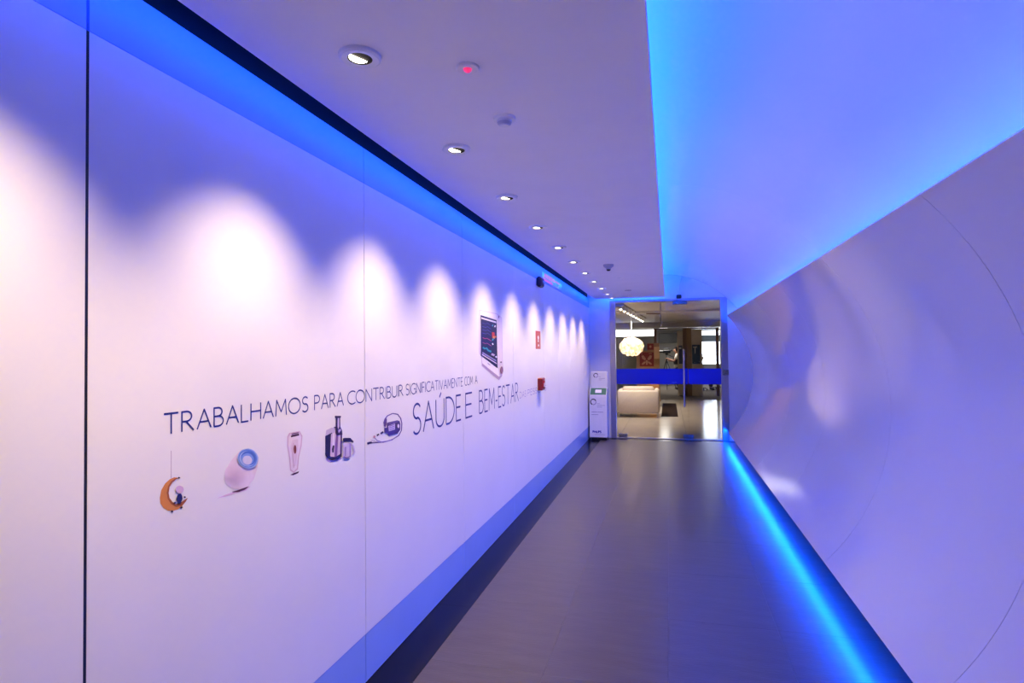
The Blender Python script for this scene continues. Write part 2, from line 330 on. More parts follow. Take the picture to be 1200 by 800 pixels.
PRINTS = {
 'moon_picture': [
  ('hanging_string','b9a3b4',[(1.383,1.278),(1.383,1.236),(1.383,1.198),(1.385,1.198),(1.385,1.236),(1.385,1.277)]),
  ('crescent','d98a3c',[(1.412,1.193),(1.395,1.198),(1.38,1.196),(1.363,1.187),(1.35,1.171),(1.345,1.15),(1.347,1.134),(1.357,1.119),(1.374,1.106),(1.39,1.101),(1.408,1.101),(1.422,1.106),(1.436,1.116),(1.445,1.126),(1.429,1.122),(1.415,1.118),(1.401,1.119),(1.389,1.127),(1.378,1.142),(1.375,1.157),(1.378,1.173),(1.389,1.185),(1.401,1.19)]),
  ('crescent_rim','a85a22',[(1.412,1.193),(1.401,1.19),(1.389,1.185),(1.378,1.173),(1.375,1.157),(1.378,1.142),(1.389,1.127),(1.401,1.119),(1.415,1.118),(1.429,1.122),(1.445,1.126),(1.436,1.116),(1.422,1.108),(1.402,1.11),(1.384,1.122),(1.372,1.14),(1.368,1.159),(1.373,1.177),(1.383,1.188),(1.397,1.194)]),
  ('bead','2a1c3a',[(1.415,1.192),(1.415,1.192),(1.414,1.191),(1.414,1.191),(1.413,1.191),(1.412,1.191),(1.412,1.191),(1.411,1.191),(1.41,1.191),(1.409,1.192),(1.409,1.192),(1.409,1.193),(1.408,1.194),(1.409,1.194),(1.409,1.195),(1.409,1.195),(1.41,1.196),(1.411,1.196),(1.412,1.196),(1.412,1.195),(1.413,1.195),(1.414,1.194),(1.414,1.194),(1.415,1.193)]),
  ('bead','2a1c3a',[(1.391,1.1),(1.391,1.099),(1.391,1.098),(1.39,1.098),(1.389,1.097),(1.388,1.097),(1.387,1.098),(1.386,1.098),(1.385,1.099),(1.384,1.099),(1.383,1.1),(1.383,1.101),(1.383,1.102),(1.383,1.103),(1.383,1.103),(1.384,1.104),(1.385,1.104),(1.386,1.104),(1.387,1.104),(1.388,1.103),(1.389,1.103),(1.39,1.102),(1.391,1.101),(1.391,1.1)]),
  ('bead','2a1c3a',[(1.425,1.103),(1.425,1.102),(1.425,1.101),(1.424,1.101),(1.423,1.101),(1.422,1.1),(1.421,1.101),(1.419,1.101),(1.418,1.102),(1.417,1.102),(1.417,1.103),(1.416,1.104),(1.416,1.105),(1.416,1.106),(1.417,1.106),(1.417,1.107),(1.418,1.107),(1.419,1.107),(1.421,1.107),(1.422,1.107),(1.423,1.106),(1.424,1.105),(1.425,1.104),(1.425,1.103)]),
  ('bead','2a1c3a',[(1.436,1.13),(1.436,1.13),(1.436,1.129),(1.435,1.129),(1.434,1.129),(1.433,1.129),(1.432,1.129),(1.431,1.129),(1.43,1.13),(1.429,1.13),(1.429,1.131),(1.428,1.132),(1.428,1.132),(1.428,1.133),(1.429,1.133),(1.429,1.134),(1.43,1.134),(1.431,1.134),(1.432,1.134),(1.433,1.133),(1.434,1.133),(1.435,1.132),(1.436,1.132),(1.436,1.131)]),
  ('bead','2a1c3a',[(1.4,1.123),(1.399,1.122),(1.399,1.122),(1.398,1.121),(1.398,1.121),(1.397,1.121),(1.396,1.121),(1.394,1.121),(1.393,1.122),(1.393,1.123),(1.392,1.123),(1.392,1.124),(1.391,1.125),(1.392,1.125),(1.392,1.126),(1.393,1.126),(1.393,1.126),(1.394,1.126),(1.396,1.126),(1.397,1.126),(1.398,1.125),(1.398,1.125),(1.399,1.124),(1.399,1.123)]),
  ('round_top','dcb9cf',[(1.428,1.155),(1.427,1.152),(1.426,1.15),(1.424,1.148),(1.42,1.147),(1.417,1.146),(1.413,1.147),(1.409,1.148),(1.406,1.15),(1.403,1.153),(1.4,1.156),(1.399,1.159),(1.399,1.162),(1.399,1.164),(1.4,1.167),(1.403,1.169),(1.406,1.17),(1.409,1.17),(1.413,1.17),(1.417,1.168),(1.42,1.166),(1.424,1.164),(1.426,1.161),(1.427,1.158)]),
  ('dark_body','232566',[(1.423,1.128),(1.422,1.125),(1.42,1.122),(1.418,1.119),(1.415,1.118),(1.412,1.118),(1.41,1.118),(1.407,1.119),(1.405,1.122),(1.403,1.125),(1.402,1.128),(1.401,1.132),(1.402,1.136),(1.403,1.139),(1.404,1.142),(1.407,1.144),(1.409,1.146),(1.412,1.146),(1.415,1.146),(1.417,1.145),(1.419,1.142),(1.421,1.139),(1.422,1.136),(1.423,1.132)]),
 ],
 'lamp_picture': [
  ('soft_shadow','e6c6dc',[(1.562,1.096),(1.596,1.099),(1.635,1.101),(1.703,1.1),(1.718,1.1),(1.694,1.091),(1.657,1.092),(1.604,1.093)]),
  ('base_shadow','5a2a4a',[(1.628,1.102),(1.653,1.101),(1.68,1.102),(1.71,1.102),(1.689,1.095),(1.659,1.094),(1.633,1.099)]),
  ('egg_body','efdbe8',[(1.653,1.224),(1.622,1.204),(1.599,1.177),(1.594,1.15),(1.606,1.128),(1.635,1.11),(1.666,1.102),(1.706,1.103),(1.734,1.123),(1.751,1.154),(1.757,1.18),(1.744,1.209),(1.703,1.233),(1.671,1.234)]),
  ('body_shade',(238, 216, 231),[(1.7,1.144),(1.698,1.134),(1.693,1.125),(1.684,1.119),(1.673,1.115),(1.66,1.114),(1.646,1.116),(1.632,1.12),(1.62,1.127),(1.609,1.135),(1.601,1.145),(1.596,1.155),(1.595,1.165),(1.596,1.175),(1.601,1.183),(1.609,1.189),(1.62,1.193),(1.632,1.195),(1.646,1.194),(1.66,1.19),(1.673,1.184),(1.684,1.175),(1.693,1.165),(1.698,1.154)]),
  ('body_shade',(236, 213, 228),[(1.695,1.144),(1.693,1.135),(1.688,1.127),(1.68,1.121),(1.67,1.118),(1.658,1.117),(1.645,1.118),(1.633,1.122),(1.621,1.128),(1.612,1.136),(1.604,1.145),(1.6,1.154),(1.598,1.163),(1.6,1.172),(1.604,1.179),(1.612,1.185),(1.621,1.189),(1.633,1.19),(1.645,1.189),(1.658,1.186),(1.67,1.18),(1.68,1.172),(1.688,1.163),(1.693,1.153)]),
  ('body_shade',(234, 210, 225),[(1.689,1.144),(1.688,1.136),(1.683,1.129),(1.676,1.123),(1.667,1.12),(1.656,1.119),(1.644,1.121),(1.633,1.124),(1.623,1.13),(1.614,1.137),(1.607,1.145),(1.603,1.153),(1.602,1.161),(1.603,1.169),(1.607,1.176),(1.614,1.181),(1.623,1.185),(1.633,1.186),(1.644,1.185),(1.656,1.182),(1.667,1.176),(1.676,1.169),(1.683,1.161),(1.688,1.152)]),
  ('body_shade',(232, 207, 222),[(1.684,1.144),(1.682,1.136),(1.678,1.13),(1.672,1.126),(1.664,1.123),(1.654,1.122),(1.644,1.123),(1.634,1.127),(1.624,1.131),(1.616,1.138),(1.61,1.145),(1.607,1.152),(1.605,1.16),(1.607,1.167),(1.61,1.173),(1.616,1.177),(1.624,1.18),(1.634,1.181),(1.644,1.18),(1.654,1.177),(1.664,1.173),(1.672,1.166),(1.678,1.159),(1.682,1.151)]),
  ('body_shade',(230, 204, 219),[(1.678,1.144),(1.677,1.137),(1.674,1.132),(1.668,1.128),(1.661,1.125),(1.652,1.125),(1.643,1.126),(1.634,1.129),(1.626,1.133),(1.619,1.138),(1.613,1.145),(1.61,1.151),(1.609,1.158),(1.61,1.164),(1.613,1.169),(1.619,1.173),(1.626,1.176),(1.634,1.177),(1.643,1.176),(1.652,1.173),(1.661,1.169),(1.668,1.164),(1.674,1.157),(1.677,1.15)]),
  ('body_shade',(228, 201, 216),[(1.673,1.144),(1.672,1.138),(1.669,1.134),(1.664,1.13),(1.658,1.128),(1.65,1.127),(1.642,1.128),(1.635,1.131),(1.627,1.135),(1.621,1.139),(1.616,1.145),(1.613,1.15),(1.612,1.156),(1.613,1.161),(1.616,1.166),(1.621,1.169),(1.627,1.171),(1.635,1.172),(1.642,1.171),(1.65,1.169),(1.658,1.165),(1.664,1.161),(1.669,1.155),(1.672,1.149)]),
  ('body_shade',(226, 198, 213),[(1.668,1.144),(1.667,1.139),(1.664,1.135),(1.66,1.132),(1.655,1.131),(1.648,1.13),(1.642,1.131),(1.635,1.133),(1.629,1.136),(1.624,1.14),(1.62,1.145),(1.617,1.149),(1.616,1.154),(1.617,1.159),(1.62,1.162),(1.624,1.165),(1.629,1.167),(1.635,1.167),(1.642,1.167),(1.648,1.165),(1.655,1.162),(1.66,1.158),(1.664,1.153),(1.667,1.148)]),
  ('body_shade',(224, 195, 210),[(1.662,1.143),(1.662,1.14),(1.66,1.137),(1.656,1.135),(1.652,1.133),(1.646,1.133),(1.641,1.134),(1.635,1.135),(1.63,1.138),(1.626,1.141),(1.623,1.145),(1.62,1.148),(1.62,1.152),(1.62,1.156),(1.623,1.159),(1.626,1.161),(1.63,1.162),(1.635,1.163),(1.641,1.162),(1.646,1.161),(1.652,1.158),(1.656,1.155),(1.66,1.151),(1.662,1.147)]),
  ('body_shade',(222, 192, 207),[(1.657,1.143),(1.657,1.141),(1.655,1.138),(1.652,1.137),(1.649,1.136),(1.645,1.136),(1.64,1.136),(1.636,1.137),(1.632,1.139),(1.628,1.142),(1.626,1.145),(1.624,1.148),(1.623,1.15),(1.624,1.153),(1.626,1.155),(1.628,1.157),(1.632,1.158),(1.636,1.158),(1.64,1.158),(1.645,1.157),(1.649,1.155),(1.652,1.152),(1.655,1.149),(1.657,1.146)]),
  ('body_shade',(220, 189, 204),[(1.652,1.143),(1.652,1.142),(1.65,1.14),(1.648,1.139),(1.646,1.138),(1.643,1.138),(1.639,1.139),(1.636,1.14),(1.633,1.141),(1.631,1.143),(1.629,1.145),(1.628,1.147),(1.627,1.149),(1.628,1.15),(1.629,1.152),(1.631,1.153),(1.633,1.154),(1.636,1.154),(1.639,1.153),(1.643,1.152),(1.646,1.151),(1.648,1.149),(1.65,1.147),(1.652,1.145)]),
  ('light_ring','9db8ee',[(1.747,1.172),(1.74,1.167),(1.731,1.164),(1.721,1.163),(1.71,1.163),(1.699,1.165),(1.687,1.169),(1.677,1.174),(1.668,1.18),(1.66,1.188),(1.655,1.195),(1.652,1.203),(1.651,1.211),(1.653,1.218),(1.657,1.224),(1.663,1.229),(1.672,1.233),(1.681,1.234),(1.692,1.234),(1.703,1.233),(1.715,1.229),(1.726,1.224),(1.735,1.218),(1.743,1.21),(1.749,1.202),(1.753,1.194),(1.753,1.186),(1.751,1.179)]),
  ('light_ring','5f86dd',[(1.74,1.176),(1.734,1.172),(1.727,1.169),(1.717,1.167),(1.708,1.168),(1.697,1.17),(1.687,1.173),(1.678,1.178),(1.67,1.183),(1.663,1.19),(1.659,1.197),(1.656,1.204),(1.655,1.211),(1.657,1.217),(1.66,1.222),(1.666,1.227),(1.673,1.23),(1.682,1.231),(1.692,1.232),(1.702,1.23),(1.712,1.227),(1.722,1.222),(1.73,1.217),(1.737,1.21),(1.742,1.203),(1.745,1.195),(1.746,1.188),(1.744,1.182)]),
  ('light_ring','a9c2f2',[(1.733,1.178),(1.728,1.174),(1.721,1.171),(1.713,1.17),(1.705,1.17),(1.696,1.172),(1.687,1.175),(1.679,1.179),(1.672,1.184),(1.666,1.19),(1.662,1.196),(1.659,1.202),(1.659,1.208),(1.66,1.214),(1.663,1.218),(1.668,1.222),(1.675,1.225),(1.682,1.226),(1.691,1.226),(1.7,1.225),(1.708,1.222),(1.717,1.218),(1.724,1.213),(1.73,1.207),(1.735,1.201),(1.738,1.195),(1.738,1.188),(1.737,1.183)]),
  ('light_ring','4c74d2',[(1.735,1.181),(1.73,1.178),(1.724,1.175),(1.717,1.174),(1.709,1.175),(1.701,1.176),(1.693,1.179),(1.686,1.182),(1.679,1.187),(1.674,1.192),(1.67,1.198),(1.667,1.203),(1.667,1.209),(1.668,1.214),(1.671,1.218),(1.675,1.221),(1.681,1.224),(1.688,1.225),(1.696,1.225),(1.704,1.224),(1.712,1.221),(1.72,1.218),(1.726,1.213),(1.732,1.208),(1.736,1.202),(1.739,1.196),(1.739,1.191),(1.738,1.186)]),
  ('light_ring','86a5e8',[(1.726,1.181),(1.722,1.179),(1.717,1.177),(1.711,1.176),(1.704,1.176),(1.698,1.177),(1.691,1.18),(1.685,1.183),(1.679,1.187),(1.675,1.191),(1.671,1.196),(1.669,1.2),(1.669,1.205),(1.67,1.209),(1.672,1.213),(1.676,1.216),(1.681,1.217),(1.687,1.218),(1.693,1.218),(1.7,1.217),(1.706,1.215),(1.713,1.212),(1.719,1.208),(1.723,1.204),(1.727,1.199),(1.729,1.194),(1.729,1.189),(1.728,1.185)]),
  ('lens','dfd9ec',[(1.717,1.182),(1.714,1.18),(1.71,1.179),(1.706,1.178),(1.701,1.178),(1.696,1.179),(1.691,1.181),(1.686,1.183),(1.682,1.186),(1.678,1.189),(1.676,1.193),(1.674,1.197),(1.674,1.2),(1.675,1.203),(1.677,1.206),(1.68,1.208),(1.683,1.21),(1.688,1.21),(1.693,1.21),(1.698,1.209),(1.703,1.208),(1.708,1.206),(1.712,1.203),(1.716,1.199),(1.718,1.196),(1.72,1.192),(1.72,1.188),(1.719,1.185)]),
 ],
 'shaver_picture': [
  ('base_shadow','4a2030',[(1.936,1.095),(1.959,1.098),(1.992,1.098),(1.986,1.092),(1.953,1.09)]),
  ('outline','dcbccb',[(1.929,1.256),(1.995,1.255),(2.013,1.233),(2.008,1.196),(1.991,1.155),(1.984,1.107),(1.957,1.098),(1.935,1.112),(1.93,1.158),(1.918,1.209),(1.918,1.243)]),
  ('body','f1e0e8',[(1.936,1.25),(1.991,1.251),(2.005,1.231),(2,1.197),(1.984,1.156),(1.977,1.113),(1.957,1.104),(1.941,1.115),(1.937,1.157),(1.924,1.208),(1.926,1.241)]),
  ('inner_body','e8d0da',[(1.947,1.226),(1.984,1.225),(1.986,1.199),(1.977,1.157),(1.967,1.123),(1.954,1.124),(1.948,1.162),(1.938,1.203)]),
  ('blade','4a2436',[(1.941,1.238),(1.992,1.238),(1.99,1.244),(1.939,1.244)]),
  ('blade','6d4356',[(1.943,1.249),(1.989,1.248),(1.988,1.251),(1.942,1.252)]),
  ('comb','8f6477',[(1.943,1.245),(1.99,1.245),(1.99,1.247),(1.942,1.247)]),
  ('switch','7c2f36',[(1.972,1.187),(1.972,1.182),(1.971,1.178),(1.97,1.175),(1.968,1.172),(1.966,1.171),(1.964,1.171),(1.962,1.172),(1.96,1.174),(1.958,1.177),(1.957,1.181),(1.956,1.185),(1.956,1.189),(1.956,1.194),(1.957,1.198),(1.958,1.201),(1.96,1.203),(1.962,1.205),(1.964,1.205),(1.966,1.204),(1.968,1.202),(1.97,1.199),(1.971,1.195),(1.972,1.191)]),
  ('seam_line','b98aa0',[(1.953,1.215),(1.948,1.162),(1.956,1.118),(1.958,1.118),(1.95,1.162),(1.955,1.214)]),
 ],
 'juicer_picture': [
  ('soft_shadow','c9a9d6',[(2.174,1.119),(2.206,1.103),(2.296,1.098),(2.289,1.088),(2.209,1.092),(2.183,1.103)]),
  ('glass_hood','cdbdd8',[(2.173,1.213),(2.179,1.234),(2.22,1.24),(2.246,1.236),(2.246,1.217),(2.197,1.215)]),
  ('motor_body','1f1a4e',[(2.171,1.211),(2.223,1.218),(2.229,1.205),(2.221,1.155),(2.216,1.111),(2.177,1.123),(2.171,1.134)]),
  ('steel_body','d9c3dc',[(2.214,1.213),(2.248,1.219),(2.297,1.219),(2.297,1.113),(2.272,1.102),(2.216,1.112),(2.207,1.121)]),
  ('steel_shade','8a5fa5',[(2.253,1.202),(2.271,1.201),(2.26,1.106),(2.239,1.108),(2.244,1.159)]),
  ('steel_highlight','f3e2ec',[(2.227,1.213),(2.241,1.215),(2.237,1.16),(2.223,1.159)]),
  ('steel_edge','4a2a74',[(2.29,1.216),(2.302,1.214),(2.297,1.111),(2.284,1.111)]),
  ('lever','2a1a48',[(2.227,1.163),(2.239,1.16),(2.233,1.131),(2.222,1.133),(2.219,1.148)]),
  ('chute','33205a',[(2.243,1.288),(2.291,1.283),(2.291,1.277),(2.285,1.274),(2.286,1.235),(2.3,1.219),(2.303,1.199),(2.256,1.201),(2.248,1.214),(2.251,1.278),(2.243,1.282)]),
  ('chute_highlight','d9c8e4',[(2.265,1.276),(2.276,1.275),(2.277,1.238),(2.269,1.226),(2.263,1.238)]),
  ('knob','33205a',[(2.233,1.237),(2.257,1.235),(2.256,1.239),(2.233,1.241)]),
  ('spout_highlight','cbb6dd',[(2.266,1.223),(2.287,1.227),(2.29,1.219),(2.271,1.209)]),
  ('base_ring','241650',[(2.171,1.136),(2.206,1.118),(2.243,1.11),(2.295,1.118),(2.296,1.104),(2.266,1.096),(2.219,1.101),(2.18,1.118)]),
  ('jug_handle','cfc0e2',[(2.367,1.15),(2.398,1.135),(2.411,1.104),(2.391,1.096),(2.385,1.098),(2.395,1.112),(2.383,1.134),(2.368,1.143)]),
  ('jug','d3c2e3',[(2.305,1.164),(2.37,1.154),(2.372,1.091),(2.34,1.087),(2.306,1.096)]),
  ('jug_shade','a68cc8',[(2.318,1.14),(2.332,1.141),(2.329,1.1),(2.316,1.1)]),
  ('jug_shade','a68cc8',[(2.357,1.153),(2.37,1.151),(2.371,1.091),(2.357,1.089)]),
  ('jug_base','7f62ac',[(2.309,1.102),(2.335,1.093),(2.362,1.094),(2.362,1.09),(2.335,1.087),(2.309,1.095)]),
  ('jug_lid','241650',[(2.303,1.182),(2.318,1.182),(2.365,1.175),(2.392,1.157),(2.392,1.149),(2.372,1.155),(2.354,1.162),(2.314,1.165),(2.304,1.172)]),
 ],
 'medical_device_picture': [
  ('cable','5d4590',[(2.713,1.183),(2.701,1.205),(2.714,1.222),(2.738,1.234),(2.793,1.24),(2.849,1.23),(2.882,1.206),(2.895,1.178),(2.89,1.142),(2.859,1.12),(2.779,1.109),(2.686,1.11),(2.607,1.12),(2.556,1.126),(2.556,1.121),(2.607,1.115),(2.688,1.105),(2.783,1.103),(2.867,1.115),(2.902,1.14),(2.907,1.177),(2.894,1.207),(2.855,1.234),(2.792,1.245),(2.732,1.239),(2.704,1.226),(2.69,1.207),(2.703,1.183)]),
  ('cable','8d76b8',[(2.596,1.141),(2.623,1.124),(2.669,1.11),(2.753,1.104),(2.842,1.111),(2.839,1.115),(2.751,1.108),(2.669,1.114),(2.626,1.127),(2.601,1.143)]),
  ('cable','b4a2cf',[(2.555,1.139),(2.607,1.122),(2.677,1.106),(2.678,1.108),(2.608,1.124),(2.557,1.14)]),
  ('plug','241650',[(2.528,1.119),(2.546,1.121),(2.57,1.119),(2.567,1.129),(2.541,1.131),(2.521,1.13)]),
  ('plug','2c1c50',[(2.624,1.147),(2.645,1.151),(2.636,1.159),(2.615,1.154)]),
  ('plug','2c1c50',[(2.664,1.15),(2.691,1.156),(2.68,1.165),(2.653,1.159)]),
  ('tip','c98aa4',[(2.604,1.147),(2.603,1.145),(2.602,1.144),(2.601,1.143),(2.598,1.143),(2.596,1.142),(2.593,1.143),(2.59,1.143),(2.587,1.144),(2.585,1.145),(2.583,1.147),(2.582,1.148),(2.582,1.15),(2.582,1.151),(2.583,1.153),(2.585,1.154),(2.587,1.154),(2.59,1.155),(2.593,1.154),(2.596,1.154),(2.598,1.153),(2.601,1.152),(2.602,1.15),(2.604,1.148)]),
  ('connector','6b529a',[(2.693,1.211),(2.709,1.23),(2.725,1.222),(2.723,1.194),(2.708,1.181),(2.693,1.189)]),
  ('case','4a3688',[(2.727,1.202),(2.844,1.201),(2.87,1.194),(2.88,1.178),(2.878,1.146),(2.846,1.131),(2.745,1.132),(2.728,1.149),(2.697,1.155),(2.697,1.179),(2.723,1.177)]),
  ('case_edge','6f5bab',[(2.733,1.198),(2.842,1.198),(2.862,1.191),(2.842,1.191),(2.739,1.191)]),
  ('screen','d6c9ea',[(2.739,1.184),(2.814,1.188),(2.815,1.156),(2.745,1.155)]),
  ('screen_line','6f5bab',[(2.752,1.179),(2.807,1.181),(2.805,1.184),(2.75,1.183)]),
  ('screen_line','6f5bab',[(2.752,1.171),(2.807,1.172),(2.804,1.175),(2.75,1.174)]),
  ('screen_line','6f5bab',[(2.754,1.161),(2.806,1.162),(2.804,1.165),(2.752,1.164)]),
  ('dial','e6dcf2',[(2.866,1.168),(2.865,1.165),(2.864,1.163),(2.862,1.161),(2.859,1.159),(2.856,1.158),(2.853,1.158),(2.85,1.159),(2.847,1.161),(2.845,1.163),(2.843,1.165),(2.842,1.168),(2.841,1.171),(2.842,1.174),(2.843,1.176),(2.845,1.178),(2.848,1.18),(2.85,1.18),(2.854,1.18),(2.857,1.18),(2.86,1.178),(2.862,1.176),(2.864,1.174),(2.865,1.171)]),
  ('dial_edge','2c1c50',[(2.833,1.184),(2.827,1.172),(2.833,1.16),(2.841,1.16),(2.835,1.171),(2.84,1.182)]),
 ],
 'patient_monitor_picture': [
  ('soft_outline','d8c6da',[(4.26,1.892),(4.754,1.892),(4.891,1.867),(4.9,1.517),(4.919,1.414),(4.891,1.362),(4.784,1.323),(4.303,1.457),(4.293,1.539),(4.25,1.55)]),
  ('bezel','f6eef2',[(4.274,1.888),(4.747,1.886),(4.759,1.429),(4.792,1.362),(4.781,1.35),(4.321,1.479),(4.311,1.541),(4.27,1.552)]),
  ('side','e9dbe6',[(4.754,1.885),(4.875,1.861),(4.882,1.518),(4.897,1.415),(4.854,1.36),(4.799,1.357),(4.766,1.428)]),
  ('foot','b49bbb',[(4.321,1.477),(4.771,1.356),(4.854,1.36),(4.78,1.328),(4.32,1.459)]),
  ('badge','b9a9c4',[(4.453,1.473),(4.522,1.455),(4.539,1.46),(4.469,1.479)]),
  ('display','1d1b4e',[(4.288,1.853),(4.724,1.836),(4.741,1.427),(4.285,1.538)]),
  ('screen_bar','e8e2f2',[(4.305,1.837),(4.71,1.823),(4.709,1.81),(4.305,1.825)]),
  ('screen_bar','f0d8e6',[(4.317,1.55),(4.715,1.471),(4.715,1.464),(4.317,1.543)]),
  ('screen_bar','8f86c0',[(4.324,1.567),(4.699,1.498),(4.698,1.484),(4.323,1.554)]),
  ('trace','5b4fa0',[(4.323,1.792),(4.414,1.788),(4.46,1.796),(4.553,1.78),(4.561,1.783),(4.464,1.8),(4.415,1.791),(4.326,1.795)]),
  ('trace','5b4fa0',[(4.322,1.764),(4.414,1.759),(4.459,1.768),(4.552,1.751),(4.56,1.754),(4.463,1.772),(4.414,1.763),(4.325,1.768)]),
  ('trace','5b4fa0',[(4.321,1.739),(4.413,1.734),(4.458,1.742),(4.551,1.725),(4.559,1.728),(4.462,1.746),(4.413,1.738),(4.325,1.743)]),
  ('trace','5b4fa0',[(4.32,1.713),(4.412,1.708),(4.457,1.716),(4.55,1.698),(4.558,1.701),(4.461,1.72),(4.413,1.712),(4.324,1.717)]),
  ('trace','b0427a',[(4.323,1.676),(4.394,1.668),(4.439,1.673),(4.557,1.653),(4.568,1.658),(4.446,1.679),(4.397,1.674),(4.331,1.681)]),
  ('trace','b0427a',[(4.322,1.638),(4.393,1.629),(4.438,1.634),(4.556,1.612),(4.567,1.617),(4.444,1.639),(4.396,1.635),(4.329,1.643)]),
  ('trace','2f9a9a',[(4.32,1.598),(4.373,1.585),(4.414,1.591),(4.457,1.573),(4.541,1.562),(4.559,1.575),(4.484,1.583),(4.434,1.603),(4.384,1.598),(4.347,1.608)]),
  ('trace','3fb5c0',[(4.572,1.663),(4.608,1.659),(4.631,1.674),(4.594,1.678)]),
  ('readout','c8362f',[(4.578,1.731),(4.652,1.728),(4.65,1.677),(4.577,1.681)]),
  ('readout','e0a23c',[(4.604,1.697),(4.657,1.695),(4.657,1.677),(4.603,1.68)]),
  ('readout','e07030',[(4.644,1.688),(4.691,1.685),(4.705,1.698),(4.657,1.701)]),
  ('readout','f0ecf8',[(4.636,1.775),(4.67,1.772),(4.691,1.788),(4.657,1.79)]),
  ('readout','4aa8c0',[(4.573,1.778),(4.6,1.777),(4.613,1.793),(4.587,1.793)]),
  ('readout','f0ecf8',[(4.567,1.636),(4.586,1.623),(4.617,1.627),(4.597,1.641)]),
  ('readout','f0ecf8',[(4.658,1.528),(4.681,1.516),(4.717,1.522),(4.694,1.534)]),
  ('readout','c4a8b8',[(4.54,1.542),(4.626,1.53),(4.652,1.545),(4.565,1.557)]),
  ('knob','8a5a78',[(4.893,1.407),(4.891,1.398),(4.886,1.39),(4.879,1.384),(4.869,1.379),(4.859,1.376),(4.847,1.375),(4.836,1.377),(4.825,1.381),(4.817,1.386),(4.81,1.393),(4.806,1.401),(4.805,1.409),(4.807,1.418),(4.811,1.425),(4.818,1.432),(4.827,1.437),(4.838,1.44),(4.849,1.441),(4.861,1.439),(4.871,1.436),(4.88,1.43),(4.887,1.423),(4.891,1.415)]),
  ('button','5d3f66',[(4.854,1.477),(4.853,1.475),(4.851,1.474),(4.847,1.472),(4.841,1.471),(4.835,1.471),(4.829,1.47),(4.822,1.471),(4.816,1.472),(4.811,1.473),(4.807,1.474),(4.804,1.476),(4.804,1.478),(4.805,1.48),(4.807,1.481),(4.811,1.483),(4.816,1.484),(4.823,1.484),(4.829,1.485),(4.836,1.484),(4.842,1.483),(4.847,1.482),(4.851,1.481),(4.854,1.479)]),
  ('button','7d5f86',[(4.76,1.875),(4.76,1.855),(4.788,1.856),(4.789,1.877)]),
 ],
}
PLAB = {'moon_picture': 'printed picture of an orange crescent moon hanging on a string', 'lamp_picture': 'printed picture of a pale egg shaped lamp with blue ring',
 'shaver_picture': 'printed picture of a pale pink electric shaver', 'juicer_picture': 'printed picture of a dark and steel juicer with jug',
 'medical_device_picture': 'printed picture of a purple medical device with looped cable', 'patient_monitor_picture': 'printed picture of a white patient monitor with dark screen'}
for name, polys in PRINTS.items():
    yc = sum(p[0] for q in polys for p in q[2])/sum(len(q[2]) for q in polys); zc = min(p[1] for q in polys for p in q[2])
    t = thing(name, (XL, yc, zc), PLAB[name], 'picture')
    for i, (pn, cl, pts) in enumerate(polys):
        MB().poly([(y-yc, z-zc) for y, z in pts], .0004 + .00022*i).build(pn, mat('print ink %s' % (cl,), cl, .5, noise=.04, scale=40), t)

# ---- red wall equipment
M_RED = mat('red enamel', 'b8060f', .35, noise=.05); M_RED2 = mat('dark red plastic', '8e1420', .3, noise=.08)
t = thing('fire_sign', (XL, 6.34, 1.6), 'red square sign with white pictograms on the white panel', 'sign')
MB().bev(0, .003, -.12, .12, 0, .2, .001).build('plate', M_RED, t)
M_PIC = mat('white sign print', 'f4f0f0', .5, noise=.02)
MB().poly([(-.02, .105), (.02, .10), (.04, .125), (.02, .15), (-.03, .145), (-.04, .125)], .0034).poly([(-.035, .08), (.02, .078), (.035, .095), (-.02, .10)], .0034).build('pictogram', M_PIC, t)
MB().poly([(-.01, .03), (.035, .03), (.035, .05), (-.01, .05)], .0034).build('pictogram', M_PIC, t)
t = thing('fire_call_point', (XL, 6.37, 1.14), 'red fire alarm call point box below the red sign', 'alarm box')
MB().bev(0, .055, -.075, .075, 0, .135, .006).build('case', M_RED2, t)
MB().bev(.055, .060, -.05, .05, .02, .105, .003).build('front_plate', mat('red faceplate', 'b2202c', .25, noise=.05), t)
MB().bev(.060, .064, -.03, .03, .035, .08, .002).build('break_glass', mat('pale label glass', 'e2b8bc', .15), t)
t = thing('alarm_sounder', (XL, 6.36, 2.29), 'dark wall sounder with small round lens beside top of panel', 'alarm')
MB().bev(0, .06, -.085, .085, 0, .115, .018).build('case', mat('dark maroon plastic', '3a1030', .35, noise=.1), t)
auto_smooth(MB().lathe([(.0, .022), (.012, .02), (.02, .012), (.022, 0)], 14, Matrix.Translation((.06, .03, .055)) @ Matrix.Rotation(R(90), 4, 'Y')).build('lens', mat('pale lens', 'dcdce0', .1), t))
t = thing('exit_sign', (XL+.0, 7.2, 2.395), 'clear acrylic emergency sign with pink glowing letters on the frieze', 'sign')
MB().bev(0, .006, -.62, .62, 0, .115, .001).build('acrylic_plate', mat('frosted clear acrylic', 'dedee2', .2, trans=.0, noise=.03), t)
M_PINK = mat('pink sign glow', 'f06ad8', .5, emit=.55)
for k, (a, b_, z0, z1) in enumerate(((-.58, .0, .012, .04), (-.5, -.36, .055, .10), (-.33, -.2, .055, .10), (-.17, -.04, .055, .10), (.0, .12, .06, .095), (.16, .5, .07, .09))):
    MB().poly([(a, z0), (b_, z0), (b_, z1), (a, z1)], .0065).build('glowing_mark', M_PINK, t)

